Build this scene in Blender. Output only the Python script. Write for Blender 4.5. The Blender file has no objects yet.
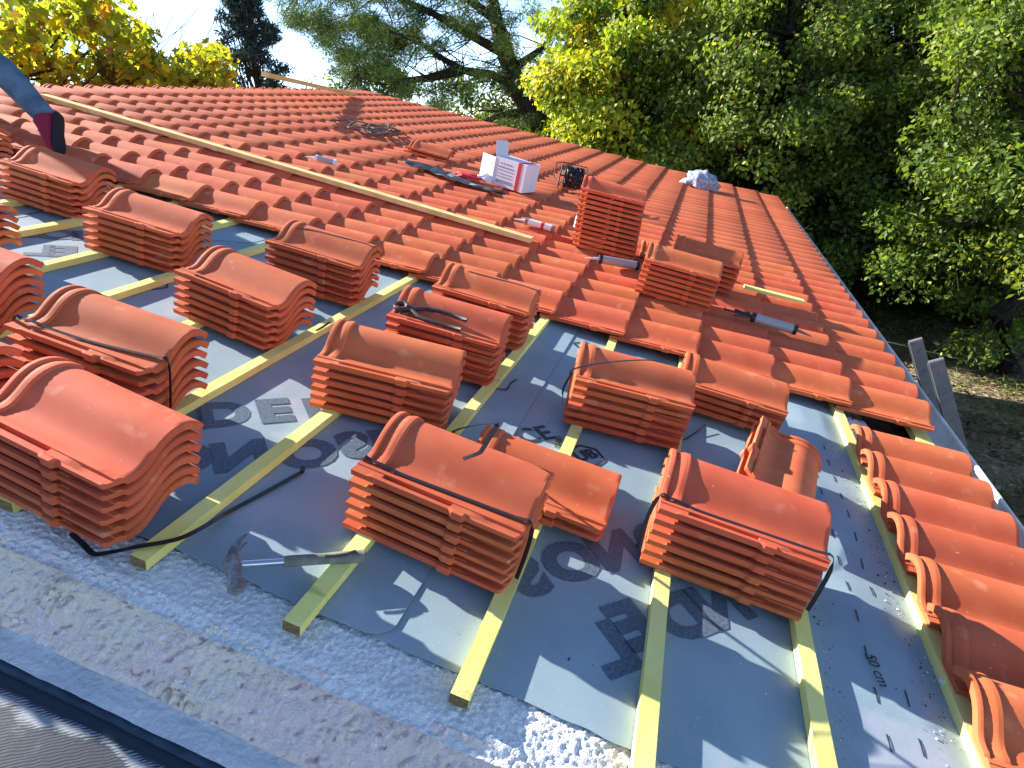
import bpy, math, random
import numpy as np
from mathutils import Matrix, Vector, noise
R = math.radians
SC = bpy.context.scene
COL = SC.collection

# ------------------------------------------------------------------ camera
TH = R(14)                                    # pitch of the roof, falling towards +X
F_PX = 620.43
CU, CW = 1.96046, 1.14203                     # camera above the roof plane (u, w), v = 0
RC = Matrix(((0.93585, 0.28477646, 0.2075732), (0.31091605, -0.38998377, -0.86674325), (-0.1658779, 0.87567975, -0.45350799)))
ROOF = Matrix(((math.cos(TH), 0, math.sin(TH), 0), (0, 1, 0, 0), (-math.sin(TH), 0, math.cos(TH), 0), (0, 0, 0, 1)))
R3 = ROOF.to_3x3()
CAM_POS = R3 @ Vector((CU, 0, CW))
CAM2W = R3 @ RC.transposed()                  # camera (x right, y down, z forward) to world
cam = bpy.data.cameras.new('camera'); cam_o = bpy.data.objects.new('camera', cam); COL.objects.link(cam_o)
m = CAM2W @ Matrix(((1, 0, 0), (0, -1, 0), (0, 0, -1)))
q = m.to_quaternion()
cam_o.matrix_world = Matrix.Translation(CAM_POS) @ q.to_matrix().to_4x4()
cam.sensor_width = 36; cam.lens = F_PX / 1024 * 36; cam.clip_start = .05; cam.clip_end = 2000
SC.camera = cam_o

def ray(px, py):
    return (CAM2W @ Vector(((px - 512) / F_PX, (py - 384) / F_PX, 1))).normalized()
def at(px, py, dist):                          # world point at a horizontal distance along the view of a pixel
    d = ray(px, py); return CAM_POS + d * (dist / math.hypot(d.x, d.y))
def rp(px, py, w=0.0):                         # roof coordinates of a pixel on the plane w
    d = RC.transposed() @ Vector(((px - 512) / F_PX, (py - 384) / F_PX, 1)); s = (w - CW) / d.z
    return Vector((CU, 0, CW)) + d * s
def rpv(px, py, v):                            # roof coordinates of a pixel on the plane v
    d = RC.transposed() @ Vector(((px - 512) / F_PX, (py - 384) / F_PX, 1)); return Vector((CU, 0, CW)) + d * (v / d.y)

# ------------------------------------------------------------------ world, sun, exposure
SUN_ROOF = Vector((-3.35, .70, 1.0)).normalized()
SUN = (R3 @ SUN_ROOF).normalized()
elev = math.asin(SUN.z); azim = math.atan2(SUN.x, SUN.y)
W = bpy.data.worlds.new('World'); SC.world = W; W.use_nodes = True
nt = W.node_tree; bg = nt.nodes['Background']
sky = nt.nodes.new('ShaderNodeTexSky'); sky.sky_type = 'NISHITA'; sky.sun_disc = False
sky.sun_elevation = elev; sky.sun_rotation = azim; sky.air_density = .6; sky.dust_density = 0; sky.altitude = 1500; sky.ozone_density = .6
nt.links.new(sky.outputs[0], bg.inputs[0]); bg.inputs[1].default_value = .135
sun = bpy.data.lights.new('sun', 'SUN'); sun.energy = 5.0; sun.angle = R(.5); sun.color = (1, .93, .84)
sun_o = bpy.data.objects.new('sun', sun); COL.objects.link(sun_o)
sun_o.rotation_euler = SUN.to_track_quat('Z', 'Y').to_euler()
vs = SC.view_settings; vs.view_transform = 'Standard'; vs.look = 'None'; vs.gamma = 1; vs.use_curve_mapping = False
vs.exposure = 1.5
SC.cycles.max_bounces = 6; SC.cycles.diffuse_bounces = 3; SC.cycles.transmission_bounces = 4; SC.cycles.transparent_max_bounces = 4

# ------------------------------------------------------------------ materials
def mat(name, base, rough=.8, spec=.3, metal=0, var=None, scale=20, bump=0, bscale=200, rand=0, trans=0, attr=None, coords='Object', detail=6, specks=None, dirt=None):
    M = bpy.data.materials.new(name); M.use_nodes = True; n = M.node_tree.nodes; l = M.node_tree.links
    b = n['Principled BSDF']; b.inputs['Roughness'].default_value = rough; b.inputs['Metallic'].default_value = metal
    b.inputs['Specular IOR Level'].default_value = spec
    tc = n.new('ShaderNodeTexCoord'); vec = tc.outputs[coords]
    if rand:
        oi0 = n.new('ShaderNodeObjectInfo'); va = n.new('ShaderNodeVectorMath'); va.operation = 'MULTIPLY_ADD'
        l.new(oi0.outputs['Random'], va.inputs[0]); va.inputs[1].default_value = (37, 91, 13); l.new(vec, va.inputs[2]); vec = va.outputs[0]
    def noisetex(s, d=detail):
        t = n.new('ShaderNodeTexNoise'); t.inputs['Scale'].default_value = s; t.inputs['Detail'].default_value = d
        l.new(vec, t.inputs['Vector']); return t
    def mix(a, bb, fac, mode='MIX'):
        x = n.new('ShaderNodeMix'); x.data_type = 'RGBA'; x.blend_type = mode
        for i, s in ((6, a), (7, bb)):
            if isinstance(s, tuple): x.inputs[i].default_value = (*s, 1)
            else: l.new(s, x.inputs[i])
        if isinstance(fac, (int, float)): x.inputs[0].default_value = fac
        else: l.new(fac, x.inputs[0])
        return x.outputs[2]
    def ramp(src, a, c):
        r = n.new('ShaderNodeMapRange'); l.new(src, r.inputs[0]); r.inputs[1].default_value = a; r.inputs[2].default_value = c; return r.outputs[0]
    c = base
    if attr:
        a = n.new('ShaderNodeAttribute'); a.attribute_name = attr; c = a.outputs['Color']
    if var:
        c = mix(c, var, ramp(noisetex(scale).outputs[0], .38, .62))
    if dirt:
        c = mix(c, dirt[0], ramp(noisetex(dirt[1]).outputs[0], dirt[2], dirt[2] + .1))
    if specks:
        c = mix(c, specks[0], ramp(noisetex(specks[1], 2).outputs[0], specks[2], specks[2] + .05))
    if rand:
        oi = n.new('ShaderNodeObjectInfo'); hs = n.new('ShaderNodeHueSaturation')
        mr = n.new('ShaderNodeMapRange'); l.new(oi.outputs['Random'], mr.inputs[0]); mr.inputs[3].default_value = 1 - rand; mr.inputs[4].default_value = 1 + rand
        l.new(mr.outputs[0], hs.inputs['Value'])
        m2 = n.new('ShaderNodeMath'); m2.operation = 'MULTIPLY'; m2.inputs[1].default_value = 7.31; l.new(oi.outputs['Random'], m2.inputs[0])
        m3 = n.new('ShaderNodeMath'); m3.operation = 'FRACT'; l.new(m2.outputs[0], m3.inputs[0])
        m4 = n.new('ShaderNodeMapRange'); l.new(m3.outputs[0], m4.inputs[0]); m4.inputs[3].default_value = .495; m4.inputs[4].default_value = .507
        l.new(m4.outputs[0], hs.inputs['Hue'])
        if isinstance(c, tuple): hs.inputs['Color'].default_value = (*c, 1)
        else: l.new(c, hs.inputs['Color'])
        c = hs.outputs[0]
    if isinstance(c, tuple): b.inputs['Base Color'].default_value = (*c, 1)
    else: l.new(c, b.inputs['Base Color'])
    if bump:
        bp = n.new('ShaderNodeBump'); bp.inputs['Strength'].default_value = bump; bp.inputs['Distance'].default_value = 1.0 / bscale
        l.new(noisetex(bscale).outputs[0], bp.inputs['Height']); l.new(bp.outputs[0], b.inputs['Normal'])
    if trans:
        t = n.new('ShaderNodeBsdfTranslucent'); ms = n.new('ShaderNodeMixShader'); ms.inputs[0].default_value = trans
        if isinstance(c, tuple): t.inputs[0].default_value = (*c, 1)
        else: l.new(mix(c, (1.0, .95, .35), 1.0, 'MULTIPLY'), t.inputs[0])
        l.new(b.outputs[0], ms.inputs[1]); l.new(t.outputs[0], ms.inputs[2]); l.new(ms.outputs[0], n['Material Output'].inputs[0])
    return M
CLAY = (.62, .142, .060)
M = {}
M['clay'] = mat('terracotta', CLAY, .74, .22, var=(.56, .115, .046), scale=9, bump=.25, bscale=420, rand=.11, dirt=((.66, .21, .11), 14, .62), specks=((.74, .44, .33), 60, .75))
M['clay_far'] = mat('terracotta_field', CLAY, .74, .22, attr='tone', bump=.2, bscale=300)
M['felt'] = mat('felt_grey', (.27, .365, .415), .62, .3, var=(.235, .325, .375), scale=5, bump=.35, bscale=500, specks=((.42, .46, .52), 180, .68), dirt=((.36, .40, .46), 3.0, .58))
M['ink'] = mat('felt_ink', (.07, .105, .145), .6, .3, var=(.12, .165, .21), scale=120)
M['thin_ink'] = mat('felt_thin_ink', (.035, .045, .06), .6, .3)
M['batten'] = mat('yellow_treated_pine', (.84, .77, .28), .7, .25, var=(.78, .69, .20), scale=6, bump=.3, bscale=260, rand=.06, dirt=((.42, .32, .08), 11, .66))
M['batten_end'] = mat('sawn_end_grain', (.16, .10, .045), .85, .2, var=(.28, .19, .09), scale=120)
M['plank'] = mat('pale_plank', (.74, .62, .27), .7, .25, var=(.64, .50, .18), scale=9, bump=.2, bscale=200)
M['crumb'] = mat('white_crumbly_render', (.84, .84, .79), .95, .1, var=(.70, .72, .73), scale=90, bump=1, bscale=260, specks=((.30, .30, .30), 190, .70))
M['pink'] = mat('pink_mortar', (.84, .67, .60), .95, .1, var=(.84, .74, .60), scale=7, bump=1, bscale=170, dirt=((.40, .29, .27), 46, .63), specks=((.90, .80, .78), 90, .60))
M['ledge'] = mat('grey_plaster', (.64, .67, .68), .9, .15, var=(.56, .60, .62), scale=9, bump=.5, bscale=60, specks=((.80, .80, .80), 50, .66))
M['deck'] = mat('deck_board', (.10, .065, .04), .9, .1, var=(.05, .035, .02), scale=12)
M['foam'] = mat('white_insulation', (.75, .75, .75), .95, .1, bump=.8, bscale=60)
M['zinc'] = mat('white_gutter_paint', (.86, .85, .83), .5, .4, var=(.60, .57, .53), scale=5, bump=.15, bscale=90)
M['alu'] = mat('dull_aluminium', (.20, .205, .205), .5, .4, metal=.4, var=(.17, .175, .18), scale=25, bump=.2, bscale=150)
M['black'] = mat('black_plastic', (.018, .018, .022), .4, .4)
M['rubber'] = mat('black_rubber', (.02, .02, .024), .8, .2)
M['steel'] = mat('worn_steel', (.30, .30, .31), .42, .5, metal=.4, var=(.14, .13, .13), scale=40, bump=.2, bscale=200)
M['chrome'] = mat('bright_steel', (.62, .63, .65), .25, .5, metal=1)
M['darksteel'] = mat('dark_steel', (.04, .033, .040), .6, .3, metal=.2, var=(.09, .06, .055), scale=60)
M['grip'] = mat('grey_green_grip', (.16, .175, .14), .75, .2, var=(.27, .25, .20), scale=40)
M['carton'] = mat('white_carton', (.74, .74, .78), .7, .2)
M['carton_in'] = mat('carton_inside', (.60, .64, .68), .8, .2)
M['red'] = mat('red_print', (.62, .035, .05), .6, .3)
M['print'] = mat('grey_print', (.22, .23, .27), .7, .2)
M['clear'] = mat('milky_plastic', (.34, .36, .38), .3, .4)
M['white'] = mat('white_plastic', (.78, .78, .78), .4, .4)
M['rag'] = mat('blue_grey_cloth', (.40, .45, .56), .95, .1, var=(.22, .25, .33), scale=25, bump=.5, bscale=60)
M['rope'] = mat('grey_rope', (.17, .13, .11), .9, .1)
M['jean'] = mat('blue_denim', (.12, .185, .25), .95, .1, var=(.075, .12, .17), scale=12, bump=.6, bscale=160)
M['shoe'] = mat('maroon_shoe', (.26, .018, .05), .8, .2, bump=.3, bscale=200)
M['shoered'] = mat('red_lace', (.65, .05, .05), .8, .2)
M['skin'] = mat('skin', (.55, .30, .20), .6, .3)
M['shirt'] = mat('grey_shirt', (.20, .22, .24), .9, .1)
M['hair'] = mat('dark_hair', (.03, .02, .015), .8, .2)
M['wall'] = mat('rendered_wall', (.50, .42, .34), .9, .1, var=(.44, .37, .30), scale=4, bump=.5, bscale=60)
M['bark'] = mat('bark', (.075, .058, .045), .95, .1, var=(.035, .028, .022), scale=14, bump=1, bscale=25)
M['twig'] = mat('grey_twig', (.15, .13, .11), .9, .1)
M['leaf'] = mat('leaf', (.1, .2, .04), .5, .35, attr='tone', trans=.5)
M['leaf2'] = mat('backlit_leaf', (.1, .2, .04), .5, .3, attr='tone', trans=.68)
M['needle'] = mat('needle', (.1, .2, .04), .6, .2, attr='tone', trans=.15)
M['soil'] = mat('dry_soil', (.30, .235, .145), 1, .05, var=(.17, .13, .075), scale=.9, bump=.8, bscale=9, dirt=((.08, .085, .03), 1.6, .58), specks=((.42, .35, .24), 9, .60))
M['litter'] = mat('litter', (.2, .15, .08), .9, .1, attr='tone')

# membrane below the verge: dark sheet with combed white plaster dragged over it
def membrane_mat():
    m_ = bpy.data.materials.new('dark_membrane'); m_.use_nodes = True; n = m_.node_tree.nodes; l = m_.node_tree.links
    b = n['Principled BSDF']; b.inputs['Roughness'].default_value = .6
    tc = n.new('ShaderNodeTexCoord'); mp = n.new('ShaderNodeMapping'); mp.inputs['Rotation'].default_value = (0, 0, R(52)); mp.inputs['Scale'].default_value = (1, 1, 1)
    l.new(tc.outputs['Object'], mp.inputs[0])
    wv = n.new('ShaderNodeTexWave'); wv.inputs['Scale'].default_value = 48; wv.inputs['Distortion'].default_value = 6; wv.inputs['Detail'].default_value = 3; wv.inputs['Detail Scale'].default_value = .6
    l.new(mp.outputs[0], wv.inputs[0])
    n1 = n.new('ShaderNodeTexNoise'); n1.inputs['Scale'].default_value = 7; n1.inputs['Detail'].default_value = 8; l.new(tc.outputs['Object'], n1.inputs[0])
    n2 = n.new('ShaderNodeTexNoise'); n2.inputs['Scale'].default_value = 60; n2.inputs['Detail'].default_value = 5; l.new(tc.outputs['Object'], n2.inputs[0])
    def mth(op, a, c):
        x = n.new('ShaderNodeMath'); x.operation = op
        for i, s in ((0, a), (1, c)):
            if isinstance(s, (int, float)): x.inputs[i].default_value = s
            else: l.new(s, x.inputs[i])
        return x.outputs[0]
    sx = n.new('ShaderNodeSeparateXYZ'); l.new(tc.outputs['Object'], sx.inputs[0])
    dv = mth('ABSOLUTE', mth('ADD', mth('SUBTRACT', sx.outputs[1], .545), mth('MULTIPLY', mth('SUBTRACT', n1.outputs[0], .5), .08)), 0)
    band = mth('MAXIMUM', mth('SUBTRACT', .42, mth('MULTIPLY', dv, 22)), 0)
    rim = n.new('ShaderNodeMapRange'); l.new(sx.outputs[1], rim.inputs[0]); rim.inputs[1].default_value = .562; rim.inputs[2].default_value = .57; rim.inputs[4].default_value = 1; rim.inputs[3].default_value = 0
    v = mth('MULTIPLY', wv.outputs[1], .22); v = mth('ADD', v, n1.outputs[0]); v = mth('ADD', v, mth('MULTIPLY', n2.outputs[0], .25)); v = mth('ADD', v, band); v = mth('SUBTRACT', v, rim.outputs[0])
    mr = n.new('ShaderNodeMapRange'); l.new(v, mr.inputs[0]); mr.inputs[1].default_value = .91; mr.inputs[2].default_value = 1.0
    mx = n.new('ShaderNodeMix'); mx.data_type = 'RGBA'; l.new(mr.outputs[0], mx.inputs[0]); mx.inputs[6].default_value = (.018, .032, .052, 1); mx.inputs[7].default_value = (.27, .30, .32, 1)
    l.new(mx.outputs[2], b.inputs['Base Color'])
    bp = n.new('ShaderNodeBump'); bp.inputs['Distance'].default_value = .0012; l.new(v, bp.inputs['Height']); l.new(bp.outputs[0], b.inputs['Normal'])
    return m_
M['membrane'] = membrane_mat()
M['dark_edge'] = mat('dark_edge', (.05, .085, .13), .6, .3, var=(.03, .05, .08), scale=30)

# ------------------------------------------------------------------ helpers
class MB:
    def __init__(s): s.v = []; s.f = []; s.m = []
    def add(s, vs_, fs, mi=0):
        o = len(s.v); s.v += [tuple(a) for a in vs_]; s.f += [tuple(i + o for i in f) for f in fs]; s.m += [mi] * len(fs)
    def box(s, x0, x1, y0, y1, z0, z1, mi=0, M_=None):
        vs_ = [Vector((x, y, z)) for x in (x0, x1) for y in (y0, y1) for z in (z0, z1)]
        if M_ is not None: vs_ = [M_ @ a for a in vs_]
        s.add(vs_, [(0, 1, 3, 2), (4, 6, 7, 5), (0, 4, 5, 1), (2, 3, 7, 6), (0, 2, 6, 4), (1, 5, 7, 3)], mi)
    def tube(s, pts, rad, n=8, mi=0, cap=True, flat=None):
        pts = [Vector(a) for a in pts]
        if isinstance(rad, (int, float)): rad = [rad] * len(pts)
        vs_ = []; fs = []; ref = Vector((0, 0, 1))
        for i, pnt in enumerate(pts):
            t = (pts[min(i + 1, len(pts) - 1)] - pts[max(i - 1, 0)]).normalized()
            a = t.cross(ref)
            if a.length < .05: a = t.cross(Vector((1, 0, 0)))
            a.normalize(); b = t.cross(a).normalized()
            for k in range(n):
                an = 2 * math.pi * (k + (.5 if flat else 0)) / n
                vs_.append(pnt + a * math.cos(an) * rad[i] + b * math.sin(an) * rad[i] * (flat or 1))
        for i in range(len(pts) - 1):
            for k in range(n):
                k2 = (k + 1) % n; fs.append((i * n + k, i * n + k2, (i + 1) * n + k2, (i + 1) * n + k))
        if cap: fs += [tuple(range(n)), tuple(reversed(range((len(pts) - 1) * n, len(pts) * n)))]
        s.add(vs_, fs, mi)
    def ribbon(s, pts, wid, th, up=Vector((0, 0, 1)), mi=0):   # flat strap following a polyline
        pts = [Vector(a) for a in pts]; vs_ = []; fs = []
        for i, pnt in enumerate(pts):
            t = (pts[min(i + 1, len(pts) - 1)] - pts[max(i - 1, 0)]).normalized()
            a = t.cross(up)
            if a.length < .2: a = t.cross(Vector((.3, .9, .1)))
            a.normalize(); b = a.cross(t).normalized()
            vs_ += [pnt + a * wid / 2 + b * th / 2, pnt - a * wid / 2 + b * th / 2, pnt - a * wid / 2 - b * th / 2, pnt + a * wid / 2 - b * th / 2]
        for i in range(len(pts) - 1):
            for k in range(4):
                k2 = (k + 1) % 4; fs.append((i * 4 + k, i * 4 + k2, i * 4 + 4 + k2, i * 4 + 4 + k))
        fs += [(3, 2, 1, 0), tuple(range(len(vs_) - 4, len(vs_)))]
        s.add(vs_, fs, mi)
    def mesh(s, name, mats, smooth=False):
        me = bpy.data.meshes.new(name); me.from_pydata(s.v, [], s.f)
        for a in (mats if isinstance(mats, (list, tuple)) else [mats]): me.materials.append(a)
        if any(s.m): me.polygons.foreach_set('material_index', s.m)
        if smooth: me.polygons.foreach_set('use_smooth', [True] * len(me.polygons))
        me.validate(); me.update(); return me
def T(u=0, v=0, w=0): return Matrix.Translation((u, v, w))
def RZ(a): return Matrix.Rotation(a, 4, 'Z')
def RY(a): return Matrix.Rotation(a, 4, 'Y')
def RX(a): return Matrix.Rotation(a, 4, 'X')
def link(name, data, mtx=None, parent=None, label=None, cat=None, group=None, kind=None):
    o = bpy.data.objects.new(name, data); COL.objects.link(o)
    if parent is not None: o.parent = parent
    if mtx is not None:
        if parent is not None: o.matrix_local = mtx
        else: o.matrix_world = mtx
    if label: o['label'] = label
    if cat: o['category'] = cat
    if group: o['group'] = group
    if kind: o['kind'] = kind
    return o
def smooth_by_angle(me, ang=35):
    import bmesh
    bm = bmesh.new(); bm.from_mesh(me)
    bmesh.ops.recalc_face_normals(bm, faces=bm.faces)
    for f in bm.faces: f.smooth = True
    for e in bm.edges:
        if len(e.link_faces) == 2 and e.calc_face_angle(0) > R(ang): e.smooth = False
    bm.to_mesh(me); bm.free(); return me
def bevel(me, w=.002, seg=2):
    import bmesh
    bm = bmesh.new(); bm.from_mesh(me)
    bmesh.ops.bevel(bm, geom=list(bm.edges), offset=w, segments=seg, affect='EDGES', profile=.5)
    bm.to_mesh(me); bm.free(); return me
def nz(x, y, z=0, s=1): return noise.noise(Vector((x * s, y * s, z * s)))
def sheet(name, mtl, us, vvs, hf, th=.0, parent=None, drop=None, **kw):
    """height-field sheet in roof coordinates; th adds an underside"""
    nu, nv = len(us), len(vvs); vs_ = []; fs = []
    for u in us:
        for v in vvs:
            a = hf(u, v); vs_.append(a if isinstance(a, tuple) else (u, v, a))
    for i in range(nu - 1):
        for j in range(nv - 1):
            fs.append((i * nv + j, (i + 1) * nv + j, (i + 1) * nv + j + 1, i * nv + j + 1))
    if th:
        o = len(vs_); vs_ += [(a[0], a[1], a[2] - th) for a in vs_]
        fs += [tuple(k + o for k in reversed(f)) for f in fs]
        rim = [(i, 0) for i in range(nu)] + [(nu - 1, j) for j in range(1, nv)] + [(i, nv - 1) for i in range(nu - 2, -1, -1)] + [(0, j) for j in range(nv - 2, 0, -1)]
        ids = [i * nv + j for i, j in rim]
        for a, b in zip(ids, ids[1:] + ids[:1]): fs.append((b, a, a + o, b + o))
    mb = MB(); mb.add(vs_, fs)
    me = mb.mesh(name, mtl, True); me = smooth_by_angle(me, 50)
    return link(name, me, ROOF if parent is None else None, parent, **kw)
def lin(a, b, n): return [a + (b - a) * i / (n - 1) for i in range(n)]
ORD = ['zeroth', 'first', 'second', 'third', 'fourth', 'fifth', 'sixth', 'seventh', 'eighth', 'ninth', 'tenth', 'eleventh', 'twelfth', 'thirteenth', 'fourteenth', 'fifteenth', 'sixteenth', 'seventeenth', 'eighteenth', 'nineteenth', 'twentieth',
       'twenty-first', 'twenty-second', 'twenty-third', 'twenty-fourth', 'twenty-fifth', 'twenty-sixth', 'twenty-seventh', 'twenty-eighth', 'twenty-ninth', 'thirtieth', 'thirty-first', 'thirty-second', 'thirty-third', 'thirty-fourth', 'thirty-fifth', 'thirty-sixth', 'thirty-seventh', 'thirty-eighth', 'thirty-ninth', 'fortieth']

G = .37                       # batten gauge
V0 = 2.95                     # open edge of the laid tiles
CV = .22                      # cover width
VF = V0 + 37 * CV             # far verge
GROUND = -3.5

# ------------------------------------------------------------------ setting: ground
def ground():
    n = 90; xs = [(-1 + 2 * i / n) for i in range(n + 1)]
    cx, cy = 6, 12
    vs_ = []
    for a in xs:
        for b in xs:
            x = cx + math.copysign(abs(a) ** 2.6, a) * 600; y = cy + math.copysign(abs(b) ** 2.6, b) * 600
            d = math.hypot(x - cx, y - cy)
            vs_.append((x, y, GROUND + .07 * nz(x, y, 0, .7) * min(1, 30 / (d + 1)) + .03 * nz(x, y, 3, 2.5)))
    fs = [(i * (n + 1) + j, (i + 1) * (n + 1) + j, (i + 1) * (n + 1) + j + 1, i * (n + 1) + j + 1) for i in range(n) for j in range(n)]
    mb = MB(); mb.add(vs_, fs); link('ground', mb.mesh('ground', M['soil'], True), kind='structure')
ground()

# ------------------------------------------------------------------ house under the roof
house = link('house', None, label='low rendered house whose half tiled roof fills the photo', cat='house')
UR, UE = -11 * G - .1, 3.36   # ridge and eave in u
def house_part(name, mb, mtl): return link(name, mb.mesh(name, mtl), None, house)
mb = MB(); mb.box(UR, 3.0, .93, VF - .05, -.10, -.012, 0); mb.v = [(a[0] + (.80 if a[0] < -3 and a[1] < 1 else 0), a[1], a[2]) for a in mb.v]; me = mb.mesh('roof_deck', M['deck']); me.transform(ROOF); link('roof_deck', me, None, house)
rx, rz = (R3 @ Vector((UR, 0, 0))).x, (R3 @ Vector((UR, 0, 0))).z
ex, ez = (R3 @ Vector((3.0, 0, -.1))).x, (R3 @ Vector((3.0, 0, -.1))).z
mb = MB(); mb.box(ex - .02, ex + .18, .62, VF - .1, GROUND - .1, ez - .05); house_part('wall', mb, M['wall'])
xb = 2 * rx - ex
for y0, y1 in ((VF - .35, VF - .12),):
    mb = MB(); vs_ = [(x, y, z) for y in (y0, y1) for x, z in ((xb, GROUND - .1), (ex - .03, GROUND - .1), (ex - .03, ez - .06), (rx, rz - .13), (xb, ez - .06))]
    mb.add(vs_, [(0, 1, 2, 3, 4), (9, 8, 7, 6, 5), (0, 5, 6, 1), (1, 6, 7, 2), (2, 7, 8, 3), (3, 8, 9, 4), (4, 9, 5, 0)]); house_part('wall', mb, M['wall'])
mb = MB(); mb.add([(rx + .76, .93, rz - .22), (rx - .01, VF, rz - .02), (xb, VF, ez), (xb, .93, ez), (rx + .76, .93, rz - .32), (rx - .01, VF, rz - .12), (xb, VF, ez - .1), (xb, .93, ez - .1)],
                  [(0, 1, 2, 3), (7, 6, 5, 4), (0, 4, 5, 1), (1, 5, 6, 2), (2, 6, 7, 3), (3, 7, 4, 0)]); house_part('back_slope', mb, M['clay'])
# eave zone seen through the gap: rafters, insulation, joist
for k, v in enumerate((2.60, 2.78, 2.86)):
    mb = MB(); mb.box(3.005, 3.5, v, v + .05, -.12, -.03); me = mb.mesh('rafter', M['deck']); me.transform(ROOF); link('rafter', me, None, house)
mb = MB(); mb.box(2.96, 3.5, .63, VF - .1, -.20, -.13); me = mb.mesh('eave_board', M['deck']); me.transform(ROOF); link('eave_board', me, None, house)
def foamf(u, v):
    e = min(1, min(u - 2.985, 3.115 - u, v - 2.60, 3.0 - v) / .02); return -.10 + .10 * max(0, e) ** .5 + .015 * nz(u, v, 0, 40)
sheet('insulation_block', M['foam'], lin(2.985, 3.115, 22), lin(2.60, 3.0, 40), foamf, label='rough white insulation lump in the gap at the eave', cat='insulation')

# near verge: crumbly white top, pink mortar slope, plaster ledge, drop
verge = link('verge_wall', None, label='rough verge wall with white crumbly top and pink mortar slope along the bottom left', cat='wall')
verge.matrix_world = ROOF
def crumbf(u, v):
    edge = max(0, (.775 - v) / .03)
    return -.006 + .0032 * nz(u, v, 0, 70) + .0042 * nz(u, v, 5, 150) + .007 * nz(u, v, 2, 9) - .012 * min(1, edge)
US = lin(-1.2, 3.45, 1100)
vlist = lin(.735, .93, 50)
def pinkf(u, v):      # v runs 0..1 down the slope
    vv = .762 - .118 * v + .010 * nz(u, v, 7, 6); ww = -.012 - .115 * v
    hard = max(0, nz(u * 2.2, v * .9, 3, 4.0)) * 1.6
    ridge = (.5 - abs(nz(u + v * .03, v * .12, 6, 34))) 
    d = .0030 * nz(u, v * .12, 1, 16) + (.0022 + .007 * hard) * nz(u, v * .12, 9, 75) + .003 * nz(u * .6, v * .1, 4, 9) + (.0012 + .0035 * hard) * nz(u, v * .12, 4, 190) + .006 * ridge * min(1, hard * 2 + .3)
    pit = max(0, nz(u * 1.0 + v * .1, v * .12, 12, 55) - .28) * .022
    d = d * 1.5 - pit
    return (u, vv - d * .6, ww + d)
def ledgef(u, v): return -.135 + .004 * nz(u, v, 0, 12) + .003 * nz(u, v, 0, 60) + .02 * max(0, (v - .64) / .03)
sheet('render_top', M['crumb'], US, vlist, crumbf, parent=verge)
sheet('mortar_slope', M['pink'], US, lin(0, 1, 56), pinkf, parent=verge)
sheet('plaster_ledge', M['ledge'], lin(-1.8, 3.45, 300), lin(.592, .668, 14), ledgef, parent=verge)
mb = MB(); mb.box(-1.8, 3.45, .585, .93, -3.0, -.142); link('wall_body', mb.mesh('wall_body', M['dark_edge']), None, verge)
def memf(u, v): return -.160 + .006 * nz(u, v, 0, 6)
sheet('lower_roof', M['membrane'], lin(-3, 4.5, 80), lin(-3, .584, 50), memf, label='dark lower roof membrane smeared with combed white plaster, bottom left', cat='roof')
mb = MB(); mb.box(-3, 4.5, -3, .57, -3.2, -.19); me = mb.mesh('lower_slab', M['ledge']); me.transform(ROOF); link('lower_slab', me, None, house)

# ------------------------------------------------------------------ roofing felt with its printing
def near_edge(u): return .875 + .012 * nz(u, 0, 0, 3) + .006 * nz(u, 4, 0, 14)
def felt_wave(u, v):
    k = max(0, min(1, (u - 2.62) / .15)) * max(0, min(1, (2.94 - u) / .08))
    return .0035 * (1 + nz(u, v, 0, 1.1)) * .5 + k * .016 * (.5 + .5 * math.sin(v * 9 + 5 * u + 2 * nz(u, v, 0, 2)))
def felt1(u, v):
    # (u, t): t 0..1 runs from the ragged near edge to under the tiles
    r = .05; e = near_edge(u) + (.05 - math.sqrt(max(0, r * r - max(0, u - (1.66 - r)) ** 2)) if u > 1.66 - r else 0)
    return (u, e + (3.3 - e) * v, .0065 + .0012 * nz(u, e + 3 * v, 0, 5))
def felt2(u, v):
    e = near_edge(u + 9) - .004; y = e + (3.3 - e) * v
    return (u, y, .0015 + felt_wave(u, y) * (1 if u > 2.6 else .15))
tl = [i ** 1.3 / 60 ** 1.3 for i in range(61)]
felt_a = sheet('roofing_felt', M['felt'], lin(-1.9, 1.655, 150) + [1.6575, 1.66], tl, felt1, .0015, label='blue-grey roofing felt sheet left of the long lap line, printed with big letters', cat='roofing felt', group='sheets of roofing felt')
felt_b = sheet('roofing_felt', M['felt'], lin(1.60, 2.985, 120), lin(0, 1, 110), felt2, .001, label='blue-grey roofing felt sheet right of the long lap line, rumpled beside the eave tiles', cat='roofing felt', group='sheets of roofing felt')
def text_mesh(body, size, mtl, bold=.03, ext=.0002):
    c = bpy.data.curves.new('t', 'FONT'); c.body = body; c.size = size; c.align_x = 'CENTER'; c.align_y = 'CENTER'; c.offset = bold * size; c.extrude = ext; c.resolution_u = 4
    o = bpy.data.objects.new('t', c); COL.objects.link(o); dg = bpy.context.evaluated_depsgraph_get(); dg.update()
    me = bpy.data.meshes.new_from_object(o.evaluated_get(dg)); bpy.data.objects.remove(o); bpy.data.curves.remove(c)
    me.materials.clear(); me.materials.append(mtl); return me
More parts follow.
